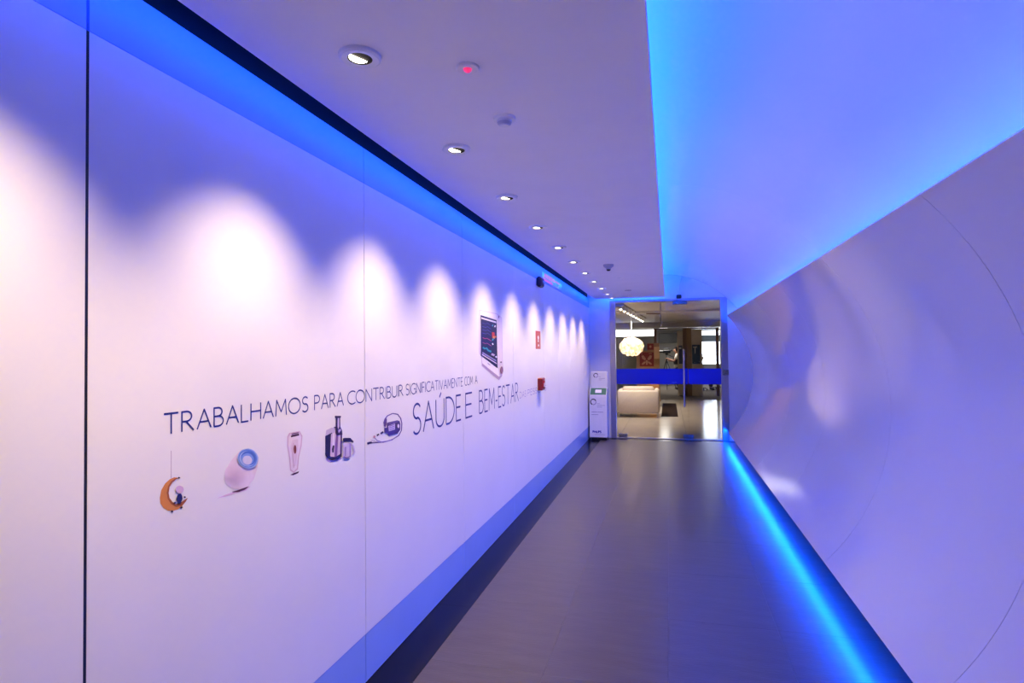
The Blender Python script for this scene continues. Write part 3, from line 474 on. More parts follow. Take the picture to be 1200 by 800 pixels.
# ================================================================== CEILING FITTINGS
M_LAMP = mat('lit lamp lens', 'fff2dd', .3, emit=9, ecol='fff0dc')
M_BLKREF = mat('black gimbal', '0b0908', .8, noise=.1)
SPOT = 106
def make_downlight():
    t = thing('downlight', (0, 0, ZC), 'round white recessed downlight with tilted lamp glowing towards left wall', 'downlight', 'row of downlights along the flat ceiling')
    auto_smooth(MB().lathe([(.037, .0), (.040, -.011), (.060, -.014), (.068, -.009), (.069, .0)], 36).build('trim_ring', M_WHITE, t))
    tilt = Matrix.Translation((0, 0, -.002)) @ Matrix.Rotation(R(24), 4, 'Y')
    auto_smooth(MB().lathe([(.0, .006), (.041, .006), (.041, -.006), (.039, -.0065), (.038, .0), (.0, .0)], 28, Matrix.Translation((0, 0, -.004))).build('baffle', M_BLKREF, t))
    lens = [(.033*math.cos(R(a))-.003, .033*math.sin(R(a))) for a in range(0, 360, 12)]
    lens = [(min(x, -.003 + .5*y), y) for x, y in lens]
    mb = MB(); n = len(lens)
    mb.add([(x, y, -.0065) for x, y in lens] + [(x*.96, y*.96, -.0085) for x, y in lens], [tuple(range(n, 2*n))] + [(i, (i+1) % n, n+(i+1) % n, n+i) for i in range(n)])
    mb.build('lamp', M_LAMP, t)
    d = bpy.data.lights.new('downlight_beam', 'SPOT'); d.energy = SPOT; d.color = (1, .745, .43); d.spot_size = R(92); d.spot_blend = 1; d.shadow_soft_size = .03
    o = link('downlight_beam', d, t, (-.004, 0, -.03)); o.rotation_euler = (0, R(6), 0)
    return t
dl = make_downlight()
ORD = ['first', 'second', 'third', 'fourth', 'fifth', 'sixth', 'seventh', 'eighth', 'ninth', 'tenth', 'eleventh', 'twelfth', 'thirteenth', 'fourteenth', 'fifteenth', 'sixteenth']
for k in range(-1, 11):
    o = dl if k == -1 else copy_tree(dl)
    o.location = (-.958, 1.686 + .892*k - (.17 if k == 10 else 0), ZC)
    o['label'] = 'round white recessed ceiling downlight with tilted glowing lamp, %s from the glass door' % ORD[10-k]
for ch in list(o.children):                       # the lamp next to the end wall shows a glowing lens and no pool of light
    if ch.type == 'LIGHT': bpy.data.objects.remove(ch)
for ch in dl.children:                            # its pool of light enters the picture at the left, its fitting does not
    if ch.type == 'LIGHT': ch.name = 'downlight_beam_offscreen'
def ceiling_disc(name, x, y, prof, material, label, cat, extra=None):
    t = thing(name, (x, y, ZC), label, cat)
    auto_smooth(MB().lathe(prof, 28).build('body', material, t)); 
    if extra: auto_smooth(MB().lathe(extra[1], 20).build(extra[0], extra[2], t))
    return t
ceiling_disc('presence_sensor', -.647, 1.857, [(.0, -.001), (.014, -.003), (.016, -.007), (.036, -.007), (.040, -.003), (.040, 0)], M_WHITE, 'small round ceiling sensor with a red glowing centre', 'sensor',
   ('glowing_lens', [(.0, -.018), (.008, -.016), (.013, -.011), (.015, -.005)], mat('red glowing lens', 'e0307a', .3, emit=.8, ecol='ff3a6a')))
ceiling_disc('smoke_detector', -.642, 2.30, [(.0, -.034), (.018, -.034), (.022, -.030), (.032, -.012), (.046, -.011), (.047, 0)], M_WHITE, 'white conical smoke detector between first and second downlights', 'smoke detector',
   ('vent_ring', [(.0225, -.031), (.028, -.026), (.030, -.020)], mat('pale grey plastic', 'd4d4d8', .4)))
ceiling_disc('smoke_detector', -.63, 6.49, [(.0, -.06), (.022, -.058), (.030, -.04), (.055, -.022), (.060, 0)], mat('light grey plastic', 'b0b0b4', .4), 'grey conical smoke detector with dark tip far down the corridor', 'smoke detector',
   ('dark_tip', [(.0, -.072), (.016, -.070), (.024, -.058), (.023, -.05)], M_DARK))
ceiling_disc('sprinkler_cover', -.602, 7.65, [(.0, -.008), (.030, -.008), (.036, -.003), (.036, 0)], M_WHITE, 'small flat white cover disc beyond the dark tipped detector', 'ceiling disc',
   ('centre_cap', [(.0, -.016), (.010, -.015), (.012, -.008)], M_WHITE))
ceiling_disc('speaker_grille', -.60, 9.27, [(.0, -.006), (.05, -.006), (.056, -.002), (.056, 0)], mat('pale grey grille', 'bcbcc0', .5, noise=.2, scale=300), 'flat pale round grille near the end of the ceiling', 'ceiling disc')
t = thing('door_sensor', (.19, YE-.03, DZ+.03), 'small black motion sensor with cable above the glass door', 'sensor')
MB().bev(-.045, .045, -.035, .03, -.03, .035, .012).build('case', M_DARK, t)
auto_smooth(MB().tube([(0, .0, .03), (.012, .0, .12), (.02, .0, .22), (.045, .0, .30), (.06, .0, .36)], .008, 8).build('cable', mat('pale grey cable', 'd8d8dc', .4), t))

# ================================================================== COLLECTION KIOSK
k = thing('collection_bin', (-1.21, 10.36, 0), 'tall white recycling collection bin with green slot beside glass door', 'recycling bin')
M_KIOSK = mat('white cardboard laminate', 'e8e7e9', .5, noise=.02); M_GREEN = mat('dark green panel', '2f6a50', .5, noise=.05)
MB().bev(-.14, .13, .02, .30, 0, .055, .004).build('plinth', M_DARK, k)
def wedge(pts, x0, x1):  # side outline in (y, z) pushed from x0 to x1
    n = len(pts); return MB().add([(x0, *p) for p in pts] + [(x1, *p) for p in pts], [tuple(range(n)), tuple(range(n, 2*n))[::-1]] + [(i, (i+1) % n, n+(i+1) % n, n+i) for i in range(n)])
wedge([(0, .055), (.30, .055), (.30, .92), (.12, .92), (0, .80)], -.165, .145).build('body', M_KIOSK, k)
sl = wedge([(.006, .806), (.114, .914), (.112, .918), (.004, .810)], -.15, .13).build('slot_panel', M_GREEN, k)
wedge([(.034, .838), (.086, .890), (.083, .893), (.031, .841)], -.065, .045).build('label_card', mat('white card', 'e8e6ee', .5), sl)
hd = MB().bev(-.145, .145, .125, .155, .92, 1.215, .004).build('header_board', M_KIOSK, k)
M_LOGO = mat('black logo print', '20202c', .5); M_GREY = mat('grey print', '9a94a8', .5)
def ring(cx, cz, r_, off, par):
    for d0, d1, m_ in ((20, 130, M_LOGO), (140, 250, M_LOGO), (260, 370, mat('pale logo print', 'b0a8c0', .5))):
        MB().ribbon(arc(cx, cz, r_, r_, d0, d1, 12), r_*.38, off, 'y').build('logo_arc', m_, par)
ring(-.06, 1.145, .036, .1235, hd); ring(-.095, .68, .048, -.0008, k)
def hlines(par, off, lst):
    for x0, x1, z, w, m_ in lst: MB().ribbon([(x0, z), (x1, z)], w, off, 'y').build('text_line', m_, par)
hlines(hd, .1235, [(-.01, .03, 1.12, .006, M_GREY), (-.01, .10, 1.09, .006, M_GREY), (-.01, .05, 1.065, .006, M_GREY)])
hlines(k, -.0008, [(-.03, .02, .65, .007, M_GREY), (-.03, .11, .62, .007, M_GREY), (-.03, .06, .59, .007, M_GREY), (-.13, -.03, .50, .009, M_GREY), (-.02, .08, .50, .009, M_GREY), (-.13, -.01, .455, .008, M_GREY), (-.08, .10, .105, .005, M_GREY)])
def word_y(par, txt, x0, x1, zb, cap, sw, material, off):
    gap = .22; total = sum(GL[ch][0] for ch in txt) + gap*(len(txt)-1); kx = (x1-x0)/total; cur = x0
    for ch in txt:
        w, strokes = GL[ch]; mb = MB()
        for st in strokes: mb.ribbon([(cur + px*kx, zb + pz*cap) for px, pz in st], sw, off, 'y')
        mb.build('letter', material, par); cur += (w+gap)*kx
word_y(k, 'PHILIPS', -.11, .035, .135, .034, .011, mat('deep blue logo print', '1a1f9a', .5), -.0008)
word_y(leaf, 'PHILIPS', .05, .13, 1.0, .016, .004, mat('pale blue film print', '5a78e8', .5), .0365)

# ================================================================== LOBBY BEHIND THE GLASS
Y1 = YE + .16; YQ = 21.5; YR = 29; LX0, LX1 = -4.5, 4.2; LZ = 2.62
M_LFLOOR = mat('polished beige floor', 'b9ab9c', .16, noise=.06, scale=2); M_CARPET = mat('grey brown carpet', '7d7268', .95, noise=.15, scale=60, bump=.3, bscale=300)
M_LCEIL = mat('lobby ceiling paint', 'cdc8c2', .5, noise=.03); M_LWALL = mat('lobby wall paint', 'cfc8bc', .6, noise=.03)
M_WOOD = mat('brown wood trim', '7a5a3e', .45, noise=.2, scale=12, stretch=(8, 8, 1)); M_CREAM = mat('cream painted board', 'e6dcc2', .5, noise=.03)
lf = MB().box(LX0, LX1, YE, 19.75, -.14, -.012).build('floor_lobby', M_GROUT, label='polished beige lobby floor behind the glass door', cat='floor', kind='structure')
me_l = MB().bev(-.598, .598, -.598, .598, -.012, 0, .0012).mesh('tile', M_LFLOOR)
for i in range(7):
    for j in range(7): link('tile', me_l, lf, (-3.9 + 1.2*i, 11.5 + 1.2*j, 0))
MB().bev(LX0, LX1, 10.9+8.4, 19.75, -.012, 0, .0012).build('tile', M_LFLOOR, lf)
MB().box(LX0, LX1, YE, 10.9, -.012, 0).build('threshold_strip', M_STEEL, lf)
MB().box(LX0, LX1, 19.75, YR, -.14, .004).build('floor_office', M_CARPET, label='grey carpet floor of the office past the lobby', cat='floor', kind='structure')
lc = MB().box(LX0, LX1, Y1, YR, LZ, LZ+.1).build('ceiling_lobby', M_LCEIL, label='grey lobby ceiling with lit cove behind the glass door', cat='ceiling', kind='structure')
MB().bev(LX0, LX1, 15.4, 16.0, LZ-.05, LZ, .004).build('bulkhead', M_LCEIL, lc)
MB().bev(LX0, LX1, YQ-.1, YQ+.1, 2.42, LZ, .004).build('bulkhead', M_LCEIL, lc)
MB().box(LX0-.1, LX0, Y1, YR, 0, LZ).build('wall_lobby_left', M_LWALL, label='left wall of the lobby, out past the door', cat='wall', kind='structure')
MB().box(LX1, LX1+.1, Y1, YR, 0, LZ).build('wall_lobby_right', M_LWALL, label='right wall of the lobby, out past the door', cat='wall', kind='structure')
MB().box(LX0, -1.62, Y1-.16, Y1, 0, 3.2).box(1.62, LX1, Y1-.16, Y1, 0, 3.2).build('wall_lobby_front', M_LWALL, label='lobby wall on either side of the corridor end', cat='wall', kind='structure')
wo = MB().box(LX0, -.45, YR-.1, YR, 0, LZ).box(-.45, 1.15, YR-.1, YR, 0, LZ).box(1.15, LX1, YR-.1, YR, 0, .95).box(1.15, LX1, YR-.1, YR, 2.55, LZ).build('wall_office_back', mat('grey office wall', '9c9a92', .6, noise=.04), label='far grey wall of the office with a bright window', cat='wall', kind='structure')

# partition across the lobby: frosted glass, wood posts, cream boards
pt = thing('partition_wall', (0, YQ, 0), 'glass and wood office partition across the back of the lobby', 'partition')
M_FROST = mat('frosted grey green glass', 'aab0a4', .35, noise=.05, scale=2)
def pbox(name, x0, x1, z0, z1, material, d=.05, par=pt): return MB().bev(x0, x1, -d, d, z0, z1, .004).build(name, material, par)
for a, b_ in ((-4.4, -3.0), (-3.0, -1.6), (-1.6, -.50)):
    pbox('glass_pane', a+.02, b_-.02, .1, 2.10, M_FROST, .012); pbox('rail', a, b_, 0, .1, M_WOOD); pbox('rail', a, b_, .93, .97, M_CREAM, .03)
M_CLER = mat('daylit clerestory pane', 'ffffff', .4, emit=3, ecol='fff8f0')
pbox('clerestory_pane', -4.4, -.50, 2.13, 2.37, M_CLER, .03)
pbox('rail', -4.4, -.5, 2.095, 2.13, mat('grey rail', '77746c', .4), .04)
for a, b_ in ((-.50, -.40), (.49, .62), (.62, .78), (1.60, 1.70)): pbox('post', a, b_, 0, 2.40, M_WOOD if a != .62 else mat('light wood trim', 'a08358', .45, noise=.2, scale=12, stretch=(8, 8, 1)), .08)
pbox('cream_board', .30, .49, 0, 2.30, M_CREAM, .04); pbox('cream_board', .78, 1.14, 0, 2.34, M_CREAM, .04)
pbox('top_rail', -.4, 1.6, 2.36, 2.40, M_WOOD, .06)
pbox('glass_pane', 1.14, 1.60, .05, 2.36, M_GLASS, .006)
M_BLUEP = mat('teal blue poster', '2e5878', .5, noise=.04)
def poster(x0, x1, z0, z1, label, marks, material=M_BLUEP, y=YQ-.05):
    t = thing('poster', ((x0+x1)/2, y, z0), label, 'poster'); w = (x1-x0)/2
    MB().bev(-w, w, -.012, .0, 0, z1-z0, .002).build('sheet', material, t)
    for mk, m_ in marks: MB().poly(mk, -.0125, 0, 'y').build('print', m_, t)
    return t
M_PW = mat('white poster print', 'f2f2ee', .5)
poster(.80, 1.07, 1.13, 1.80, 'teal poster with a white T shaped mark on cream board', [([(-.10, .60), (.03, .61), (.03, .57), (-.02, .57), (-.02, .36), (-.05, .36), (-.05, .57), (-.10, .57)], M_PW), ([(.09, .06), (.11, .06), (.11, .09), (.09, .09)], M_PW), ([(-.07, .04), (-.03, .04), (-.03, .05), (-.07, .05)], M_PW)])
poster(.345, .47, 1.13, 1.78, 'narrow dark teal poster on the slim cream board', [([(-.05, .53), (.03, .53), (.03, .58), (-.05, .58)], M_PW)], mat('slate blue poster', '4c5c74', .5))
# red poster on a beige display stand in the lobby
ds = thing('display_stand', (-.64, 19.1, 0), 'beige free standing display board carrying red posters', 'display stand')
M_BEIGE = mat('beige board', 'b98f62', .5, noise=.08, scale=10)
MB().bev(-.36, .36, 0, .06, 0, 1.60, .004).build('board', M_BEIGE, ds); MB().bev(-.02, .36, 0, .055, 1.60, 1.84, .004).build('upper_board', M_BEIGE, ds)
MB().bev(.19, .36, -.003, .0, 1.34, 1.72, .001).build('warm_lit_card', mat('warm lit cream card', 'f0c898', .5, noise=.03), ds)  # warm light on this part of the board is put into the card colour
MB().bev(-.38, .38, .0, .24, 0, .04, .004).build('foot', M_BEIGE, ds)
M_REDP = mat('deep red poster', '8f1f18', .5, noise=.1, scale=12); M_PALE = mat('pale poster motif', 'd8a888', .5)
sym = lambda pts: [(-x, z) for x, z in pts]
petal = [(.02, .24), (.10, .36), (.17, .34), (.14, .25), (.06, .19)]; leafm = [(.02, .16), (.09, .15), (.16, .08), (.13, .05), (.05, .10)]
poster(-.90, -.46, 1.10, 1.55, 'large square red poster with pale flower motif on beige board', [(petal, M_PALE), (sym(petal), M_PALE), (leafm, M_PALE), (sym(leafm), M_PALE), ([(-.02, .05), (.02, .05), (.03, .2), (-.03, .2)], M_PALE), ([(-.17, .39), (-.13, .39), (-.13, .41), (-.17, .41)], M_PALE), ([(.06, .40), (.16, .40), (.16, .42), (.06, .42)], M_PALE)], M_REDP, 19.1)
poster(-.66, -.46, 1.63, 1.82, 'small red poster with light dot above the flower poster', [(arc(.0, .1, .035, .04, 0, 340, 12), M_PALE)], M_REDP, 19.1)

# armchair seen from behind, rug, low cabinet
ac = thing('armchair', (-.72, 14.55, 0), 'cream upholstered armchair with metal legs seen from behind', 'armchair')
M_UPH = mat('cream upholstery', 'c4b3a4', .85, noise=.05, scale=40, bump=.1, bscale=200)
def soft(name, b_, rad, m_, par):
    return auto_smooth(MB().bev(*b_, rad).build(name, m_, par), 50)
soft('backrest', (-.485, .485, -.41, -.22, .10, .64), .04, M_UPH, ac); soft('seat_base', (-.40, .40, -.24, .42, .10, .30), .03, M_UPH, ac)
soft('seat_cushion', (-.36, .36, -.22, .42, .30, .44), .04, M_UPH, ac); soft('back_cushion', (-.38, .38, -.23, -.06, .42, .73), .05, M_UPH, ac)
for sx in (-1, 1): soft('armrest', (min(sx*.36, sx*.49), max(sx*.36, sx*.49), -.38, .42, .10, .66), .04, M_UPH, ac)
for sx in (-1, 1):
    for sy in (-.38, .38): MB().box(sx*.45-.012, sx*.45+.012, sy-.012, sy+.012, 0, .12).build('leg', M_CHROME, ac)
MB().bev(-.195, .195, 14.5, 18.2, .0, .008, .003).build('rug', mat('dark brown rug', '241811', .95, spec=.05, noise=.15, scale=50, bump=.3, bscale=300), label='dark brown rug on the polished lobby floor', cat='rug')
cb = thing('side_cabinet', (-.33, 17.3, 0), 'low orange brown wooden cabinet behind the armchair', 'cabinet')
MB().bev(-.22, .06, -.25, .25, .06, .95, .006).build('body', mat('orange wood', 'a8743f', .4, noise=.2, scale=10, stretch=(8, 8, 1)), cb); MB().bev(-.23, .07, -.26, .26, .95, .98, .004).build('top', M_WOOD, cb)
for sx in (-.2, .04):
    for sy in (-.22, .22): MB().box(sx-.015, sx+.015, sy-.015, sy+.015, 0, .06).build('leg', M_WOOD, cb)
for z in (.22, .52): MB().bev(-.20, .04, -.262, -.25, z, z+.27, .003).build('door', mat('orange wood front', 'b98248', .4, noise=.2, scale=10), cb)

# pendant lamp of many pale petals
pl_ = thing('pendant_lamp', (-.905, 15, 1.70), 'round glowing pendant lamp made of overlapping pale petals', 'pendant lamp')
M_PETAL = bpy.data.materials.new('translucent petal'); M_PETAL.use_nodes = True
_n = M_PETAL.node_tree.nodes; _l = M_PETAL.node_tree.links; _b = _n['Principled BSDF']; _b.inputs['Base Color'].default_value = lin('fbf3e4'); _b.inputs['Roughness'].default_value = .4
_t = _n.new('ShaderNodeBsdfTranslucent'); _t.inputs[0].default_value = lin('fff4e2'); _mx = _n.new('ShaderNodeMixShader'); _mx.inputs[0].default_value = .6
_l.new(_b.outputs[0], _mx.inputs[1]); _l.new(_t.outputs[0], _mx.inputs[2]); _l.new(_mx.outputs[0], _n['Material Output'].inputs[0])
random.seed(4); NP = 46; pm = MB()
def petal_mb():
    p = MB(); n = 6; vs = []
    for i in range(n+1):
        for j in range(n+1):
            u_, w_ = i/n*2-1, j/n*2-1; k_ = 1-.25*abs(u_)**2
            vs.append((u_*.078, w_*.078*k_, .05 - .055*(u_*u_+w_*w_) + .03*w_*w_*w_))
    p.add(vs, [(i*(n+1)+j, i*(n+1)+j+1, (i+1)*(n+1)+j+1, (i+1)*(n+1)+j) for i in range(n) for j in range(n)]); return p.mesh('petal', M_PETAL, True)
pme = petal_mb()
for i in range(NP):
    z = 1-2*(i+.5)/NP; ph = i*2.399963; r_ = math.sqrt(1-z*z); d = Vector((r_*math.cos(ph), r_*math.sin(ph), z))
    o = link('petal', pme, pl_, (d.x*.265, d.y*.265, d.z*.20)); q = d.to_track_quat('Z', 'Y'); e = (q.to_matrix() @ Matrix.Rotation(random.uniform(0, 6.28), 3, 'Z') @ Matrix.Rotation(random.uniform(-.35, .35), 3, 'X')).to_euler(); o.rotation_euler = e
auto_smooth(MB().lathe([(.0, -.07), (.045, -.055), (.065, -.01), (.05, .04), (.02, .07), (.02, .12)], 18).build('bulb', mat('warm bulb', 'fff0d8', .4, emit=14, ecol='ffe6c0'), pl_))
MB().tube([(0, 0, .1), (0, 0, LZ-1.70)], .006, 8).build('cord', M_WHITE, pl_)
d = bpy.data.lights.new('pendant_glow', 'POINT'); d.energy = 42; d.color = (1, .93, .82); d.shadow_soft_size = .07; link('pendant_glow', d, pl_, (0, 0, -.0))

# track of small spotlights on the lobby ceiling, and a hanging rod fitting
tr = thing('track_rail', (-.93, 13.2, LZ), 'thin ceiling track carrying small lobby spotlights', 'light track', rz=R(-3))
MB().bev(-.010, .010, -1.1, 5.2, -.03, 0, .003).build('rail', mat('taupe metal rail', '6a5c50', .5), tr)
sp0 = None
for i in range(9):
    t = thing('track_spotlight', (-.96 + .03*i, 12.4 + .62*i, LZ-.03), 'small white spotlight clipped to the lobby ceiling track', 'spotlight', 'spotlights on the lobby track') if not sp0 else copy_tree(sp0)
    if not sp0:
        sp0 = t
        mt = Matrix.Translation((0, 0, -.07)) @ Matrix.Rotation(R(10), 4, 'X')
        auto_smooth(MB().lathe([(.0, .06), (.03, .055), (.036, .0), (.038, -.05), (.034, -.05), (.03, -.03)], 16, mt).build('head', M_WHITE, t))
        MB().tube([(0, 0, .0), (0, 0, -.03)], .008, 8).build('stem', M_WHITE, t)
        auto_smooth(MB().lathe([(.0, -.085), (.014, -.081), (.024, -.070), (.028, -.052), (.028, -.045)], 16, mt).build('lens', mat('lit spotlight lens', 'fff0d0', .3, emit=12), t))
        d = bpy.data.lights.new('track_beam', 'SPOT'); d.energy = 95; d.color = (1, .86, .70); d.spot_size = R(96); d.spot_blend = .6; d.shadow_soft_size = .03
        link('track_beam', d, t, (0, .02, -.17), rot=(R(10), 0, 0))
    t['label'] = 'small white spotlight clipped to the lobby ceiling track, %s from the glass door' % ORD[i]
    t.location = (-.96 + .03*i, 12.4 + .62*i, LZ-.03)
hr = thing('hanging_rod', (-.158, 13.0, LZ), 'thin metal rod with side bar hanging from the lobby ceiling', 'ceiling rod')
MB().tube([(0, 0, 0), (0, 0, -.47)], .014, 8).build('rod', M_STEEL, hr); MB().tube([(0, 0, -.235), (-.30, .0, -.225)], .014, 8).build('bar', M_WOOD, hr)
auto_smooth(MB().lathe([(.0, -.52), (.02, -.51), (.026, -.48), (.015, -.46)], 12).build('end_cap', M_STEEL, hr))
# ceiling light seen in the office
def luminaire(x, y, w, l, watts, label, z=LZ):
    t = thing('ceiling_luminaire', (x, y, z), label, 'ceiling light')
    MB().bev(-w/2-.03, w/2+.03, -l/2-.03, l/2+.03, -.03, 0, .004).build('frame', M_WHITE, t)
    MB().box(-w/2, w/2, -l/2, l/2, -.032, -.029).build('diffuser', mat('lit diffuser', 'ffffff', .5, emit=2.5, ecol='fff4e4'), t)
    d = bpy.data.lights.new('luminaire_light', 'AREA'); d.shape = 'RECTANGLE'; d.size = w; d.size_y = l; d.energy = watts; d.color = (1, .9, .78); link('luminaire_light', d, t, (0, 0, -.036))
luminaire(-.2, 25.0, .35, 2.0, 60, 'bright ceiling light in the office behind the partition')
# bright office window
wn = thing('window_1', (0, YR-.05, 0), 'bright office window with a grey blind at its top', 'window', kind='structure')
MB().box(1.16, LX1, .02, .03, .95, 2.55).build('daylight_pane', mat('daylight pane', 'ffffff', .5, emit=8, ecol='f6faff'), wn)
for x in (1.16, 2.35, 3.55): MB().bev(x-.03, x+.03, -.03, .03, .95, 2.55, .004).build('mullion', M_WHITE, wn)
MB().bev(1.16, 3.6, -.05, .03, .90, .97, .004).build('sill', mat('dark sill', '3c3a3a', .5), wn)
MB().bev(1.18, 3.56, -.06, -.04, 2.02, 2.34, .002).build('blind', mat('grey fabric blind', '6f7c84', .7, noise=.05), wn)
MB().box(-.45, .55, YR-.16, YR-.1, 1.98, 2.45).build('wall_screen', mat('charcoal glass board', '34383a', .3, noise=.1, scale=2), label='dark glass board on the far office wall', cat='board')

# ================================================================== PEOPLE AND OFFICE CHAIRS
M_SKIN = mat('skin', 'b98468', .55, noise=.05); M_HAIR = mat('dark hair', '17100d', .9, spec=.15, noise=.2, scale=80)
M_SHIRT = mat('white shirt cloth', 'ded8cc', .8, noise=.04); M_TROUS = mat('dark trousers cloth', '23222a', .8, noise=.1); M_VEST = mat('dark vest cloth', '2a2426', .8, noise=.1)
def skin(name, verts, edges, radii, material, parent, root=0, sub=1):
    me = bpy.data.meshes.new(name); me.from_pydata(verts, edges, []); me.materials.append(material)
    o = link(name, me, parent); md = o.modifiers.new('skin', 'SKIN'); md.use_smooth_shade = True
    for i, r_ in enumerate(radii):
        sv = me.skin_vertices[0].data[i]; sv.radius = (r_, r_) if not isinstance(r_, tuple) else r_; sv.use_root = (i == root)
    sd = o.modifiers.new('sub', 'SUBSURF'); sd.levels = sub; sd.render_levels = sub
    return o
def person(loc, rz, label, J, standing=True):
    """J: joint positions in the person's own frame, facing +y; one continuous skinned body, clothes over it"""
    t = thing('person', loc, label, 'person', rz=rz); V = []; Ed = []; Rd = []
    def add(p, r_, link_to=None):
        V.append(tuple(p)); Rd.append(r_)
        if link_to is not None: Ed.append((link_to, len(V)-1))
        return len(V)-1
    pel = add(J['pelvis'], .105); wa = add(J['waist'], .10, pel); ch = add(J['chest'], .125, wa); nk = add(J['neck'], .055, ch)
    hb = add(J['head_base'], .07, nk); hm = add(J['head'], .092, hb); ht = add(J['head_top'], .07, hm)
    nose = add(Vector(J['head']) + Vector(J.get('look', (0, .105, -.01))), .016, hm)
    for s_ in ('l', 'r'):
        sh = add(J['sh_'+s_], .058, ch); el = add(J['el_'+s_], .042, sh); wr_ = add(J['wr_'+s_], .028, el)
        pa = add(J['pa_'+s_], .034, wr_); d = (Vector(J['pa_'+s_])-Vector(J['wr_'+s_])).normalized(); sd = d.cross(Vector((0, 0, 1))).normalized()
        for k_ in range(4):
            b_ = Vector(J['pa_'+s_]) + d*.03 + sd*(.03-.02*k_); f1 = add(b_, .010, pa); f2 = add(b_ + d*(.035-.004*abs(k_-1.3)) - Vector((0, 0, .012)), .009, f1); add(b_ + d*.05 - Vector((0, 0, .035)), .008, f2)
        th = Vector(J['wr_'+s_]) + d*.03 + sd*.035*(1 if s_ == 'l' else -1); f1 = add(th, .011, wr_); add(th + d*.04 + sd*.012*(1 if s_ == 'l' else -1), .009, f1)
        hp = add(J['hp_'+s_], .085, pel); kn = add(J['kn_'+s_], .058, hp); an = add(J['an_'+s_], .038, kn); add(J['to_'+s_], .034, an)
    skin('body', V, Ed, Rd, M_SKIN, t)
    P = lambda k_: tuple(J[k_])
    mid = lambda a, b_, f: tuple(Vector(J[a])*(1-f) + Vector(J[b_])*f)
    low = tuple(Vector(J['pelvis']) - Vector((0, 0, .07))); belt = tuple(Vector(J['pelvis'])*.45 + Vector(J['waist'])*.55)
    yoke = tuple(Vector(J['chest'])*.45 + Vector(J['neck'])*.55); rib = tuple((Vector(J['waist']) + Vector(J['chest']))/2)
    skin('shirt', [P('chest'), P('waist'), P('pelvis'), low, yoke, P('sh_l'), mid('sh_l', 'el_l', .75), P('sh_r'), mid('sh_r', 'el_r', .75)], [(0, 1), (1, 2), (2, 3), (0, 4), (0, 5), (5, 6), (0, 7), (7, 8)], [.172, .165, .165, .158, .075, .08, .066, .08, .066], M_SHIRT, t)
    skin('trousers', [P('pelvis'), belt, P('hp_l'), P('kn_l'), mid('kn_l', 'an_l', .93), P('hp_r'), P('kn_r'), mid('kn_r', 'an_r', .93)], [(0, 1), (0, 2), (2, 3), (3, 4), (0, 5), (5, 6), (6, 7)], [.15, .14, .105, .078, .06, .105, .078, .06], M_TROUS, t)
    c0, c1 = Vector(J['waist']), Vector(J['chest']); ax = c1 - c0
    mv = Matrix.Translation(c0) @ ax.to_track_quat('Z', 'Y').to_matrix().to_4x4() @ Matrix.Diagonal((1.12, .92, 1, 1))
    ln = ax.length; auto_smooth(MB().lathe([(.166, -.06), (.172, 0), (.178, ln*.5), (.180, ln*.9), (.168, ln+.05), (.12, ln+.11), (.08, ln+.12)], 24, mv).build('vest', M_VEST, t), 60)
    hd_ = Vector(J['head']); 
    hm_ = bmesh.new(); bmesh.ops.create_uvsphere(hm_, u_segments=18, v_segments=12, radius=.112)
    bmesh.ops.delete(hm_, geom=[v for v in hm_.verts if v.co.y > .02 and v.co.z < .045 or v.co.z < -.075], context='VERTS')
    for v in hm_.verts: v.co = Vector((v.co.x*.95, v.co.y*1.06 - .012, v.co.z*1.15 + .015)) + hd_
    me = bpy.data.meshes.new('hair'); hm_.to_mesh(me); hm_.free(); me.materials.append(M_HAIR)
    for p in me.polygons: p.use_smooth = True
    link('hair', me, t)
    for sx in (-1, 1):
        auto_smooth(MB().lathe([(.0, .008), (.007, .004), (.009, -.003)], 10, Matrix.Translation(hd_ + Vector((sx*.032, .088, .012))) @ Matrix.Rotation(R(-90), 4, 'X')).build('eye', M_DARK, t))
    for s_ in ('l', 'r'):
        a, b_ = Vector(J['an_'+s_]), Vector(J['to_'+s_]); skin('shoe', [tuple(a - (b_-a)*.25 - Vector((0, 0, .03))), tuple((a+b_)/2 - Vector((0, 0, .012))), tuple(b_)], [(0, 1), (1, 2)], [.055, .058, .05], M_DARK, t)
    return t
stand = dict(pelvis=(0, 0, .94), waist=(0, .01, 1.10), chest=(0, .02, 1.32), neck=(0, .03, 1.50), head_base=(0, .05, 1.55), head=(0, .07, 1.63), head_top=(0, .06, 1.70),
  sh_l=(.19, .02, 1.42), el_l=(.24, .12, 1.16), wr_l=(.17, .36, 1.19), pa_l=(.155, .43, 1.20), sh_r=(-.19, .02, 1.42), el_r=(-.25, .14, 1.17), wr_r=(-.14, .38, 1.27), pa_r=(-.12, .45, 1.29),
  hp_l=(.09, 0, .88), kn_l=(.10, .04, .48), an_l=(.10, 0, .09), to_l=(.11, .14, .043), hp_r=(-.09, 0, .88), kn_r=(-.11, .02, .48), an_r=(-.12, -.03, .09), to_r=(-.14, .11, .043))
person((.36, 25.0, .004), R(90), 'person in white shirt and dark vest behind a camera tripod', stand)
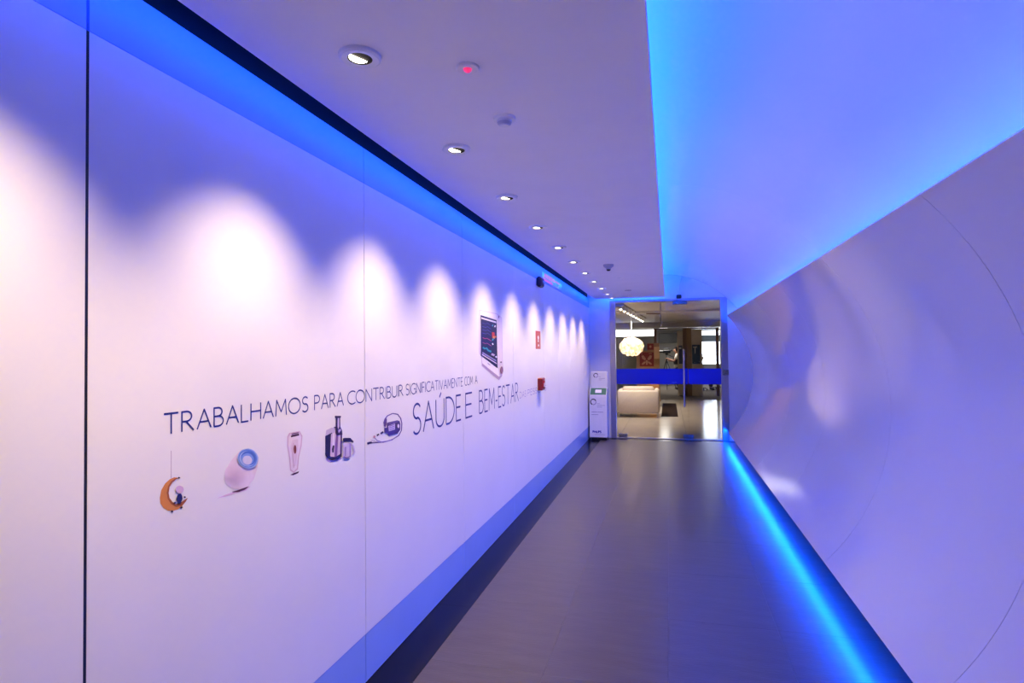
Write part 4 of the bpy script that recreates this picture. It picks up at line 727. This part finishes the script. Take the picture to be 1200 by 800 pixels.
sit = dict(pelvis=(0, 0, 0.595), waist=(0, -.01, 0.755), chest=(0, .0, 0.975), neck=(0, .03, 1.165), head_base=(0, .05, 1.215), head=(0, .07, 1.305), head_top=(0, .06, 1.375),
  sh_l=(.19, .0, 1.075), el_l=(.23, .10, 0.815), wr_l=(.18, .34, 0.835), pa_l=(.17, .41, 0.835), sh_r=(-.19, .0, 1.075), el_r=(-.23, .10, 0.815), wr_r=(-.18, .34, 0.835), pa_r=(-.17, .41, 0.835),
  hp_l=(.09, .06, 0.595), kn_l=(.11, .44, 0.595), an_l=(.11, .42, 0.090), to_l=(.12, .56, 0.045), hp_r=(-.09, .06, 0.595), kn_r=(-.11, .44, 0.595), an_r=(-.11, .42, 0.090), to_r=(-.12, .56, 0.045))
person((1.20, 24.6, .004), R(-80), 'seated dark haired person half hidden behind the cream board', sit)
def office_chair(loc, rz, label):
    t = thing('office_chair', loc, label, 'office chair', 'office chairs behind the partition', rz)
    soft('seat', (-.24, .24, -.24, .24, .395, .45), .03, M_DARK, t); soft('backrest', (-.22, .22, -.31, -.26, .52, 1.0), .025, M_DARK, t)
    MB().tube([(0, -.2, .40), (0, -.30, .42), (0, -.315, .7)], .018).build('back_bracket', M_DARK, t); MB().tube([(0, 0, .09), (0, 0, .40)], .028).build('gas_post', M_STEEL, t)
    for i in range(5):
        a = i*2*math.pi/5 + .3; e = Vector((.28*math.cos(a), .28*math.sin(a), .07)); l_ = MB().tube([(0, 0, .10), e], [.025, .016]).build('foot', M_DARK, t)
        auto_smooth(MB().lathe([(.0, -.02), (.028, -.02), (.03, 0), (.028, .02), (.0, .02)], 12, Matrix.Translation((e.x, e.y, .03)) @ Matrix.Rotation(R(90), 4, 'X')).build('caster', M_DARK, l_))
    return t
office_chair((1.20, 24.58, .004), R(-80), 'black office chair under the seated person')
office_chair((2.0, 25.4, .004), R(150), 'empty black office chair in front of the bright window')
tp = thing('camera_tripod', (-.08, 25.0, .004), 'black camera tripod with a camera and small light on top', 'tripod')
for i in range(3):
    a = R(30 + 120*i); e = (.42*math.cos(a), .42*math.sin(a), .01); MB().tube([(0, 0, 1.25), (e[0]*.55, e[1]*.55, .58), e], [.022, .018, .012]).build('leg', M_DARK, tp)
MB().tube([(0, 0, 1.0), (0, 0, 1.45)], .022).build('centre_column', M_DARK, tp); MB().bev(-.06, .06, -.05, .05, 1.42, 1.50, .01).build('pan_head', M_DARK, tp)
MB().tube([(.04, 0, 1.45), (.28, .0, 1.33)], .012).build('pan_bar', M_DARK, tp)
vc = thing('video_camera', (-.08, 25.0, 1.504), 'black video camera mounted on the tripod', 'camera')
MB().bev(-.14, .16, -.06, .06, 0, .13, .015).build('body', M_DARK, vc)
auto_smooth(MB().lathe([(.0, .0), (.045, .0), (.05, .10), (.055, .16), (.04, .16)], 16, Matrix.Translation((-.13, 0, .07)) @ Matrix.Rotation(R(-90), 4, 'Y')).build('lens', M_DARK, vc))
MB().tube([(-.1, 0, .13), (-.08, 0, .19), (.1, 0, .19), (.12, 0, .13)], .014).build('top_handle', M_DARK, vc); MB().bev(.13, .24, -.03, .03, .08, .14, .01).build('viewfinder', M_DARK, vc)
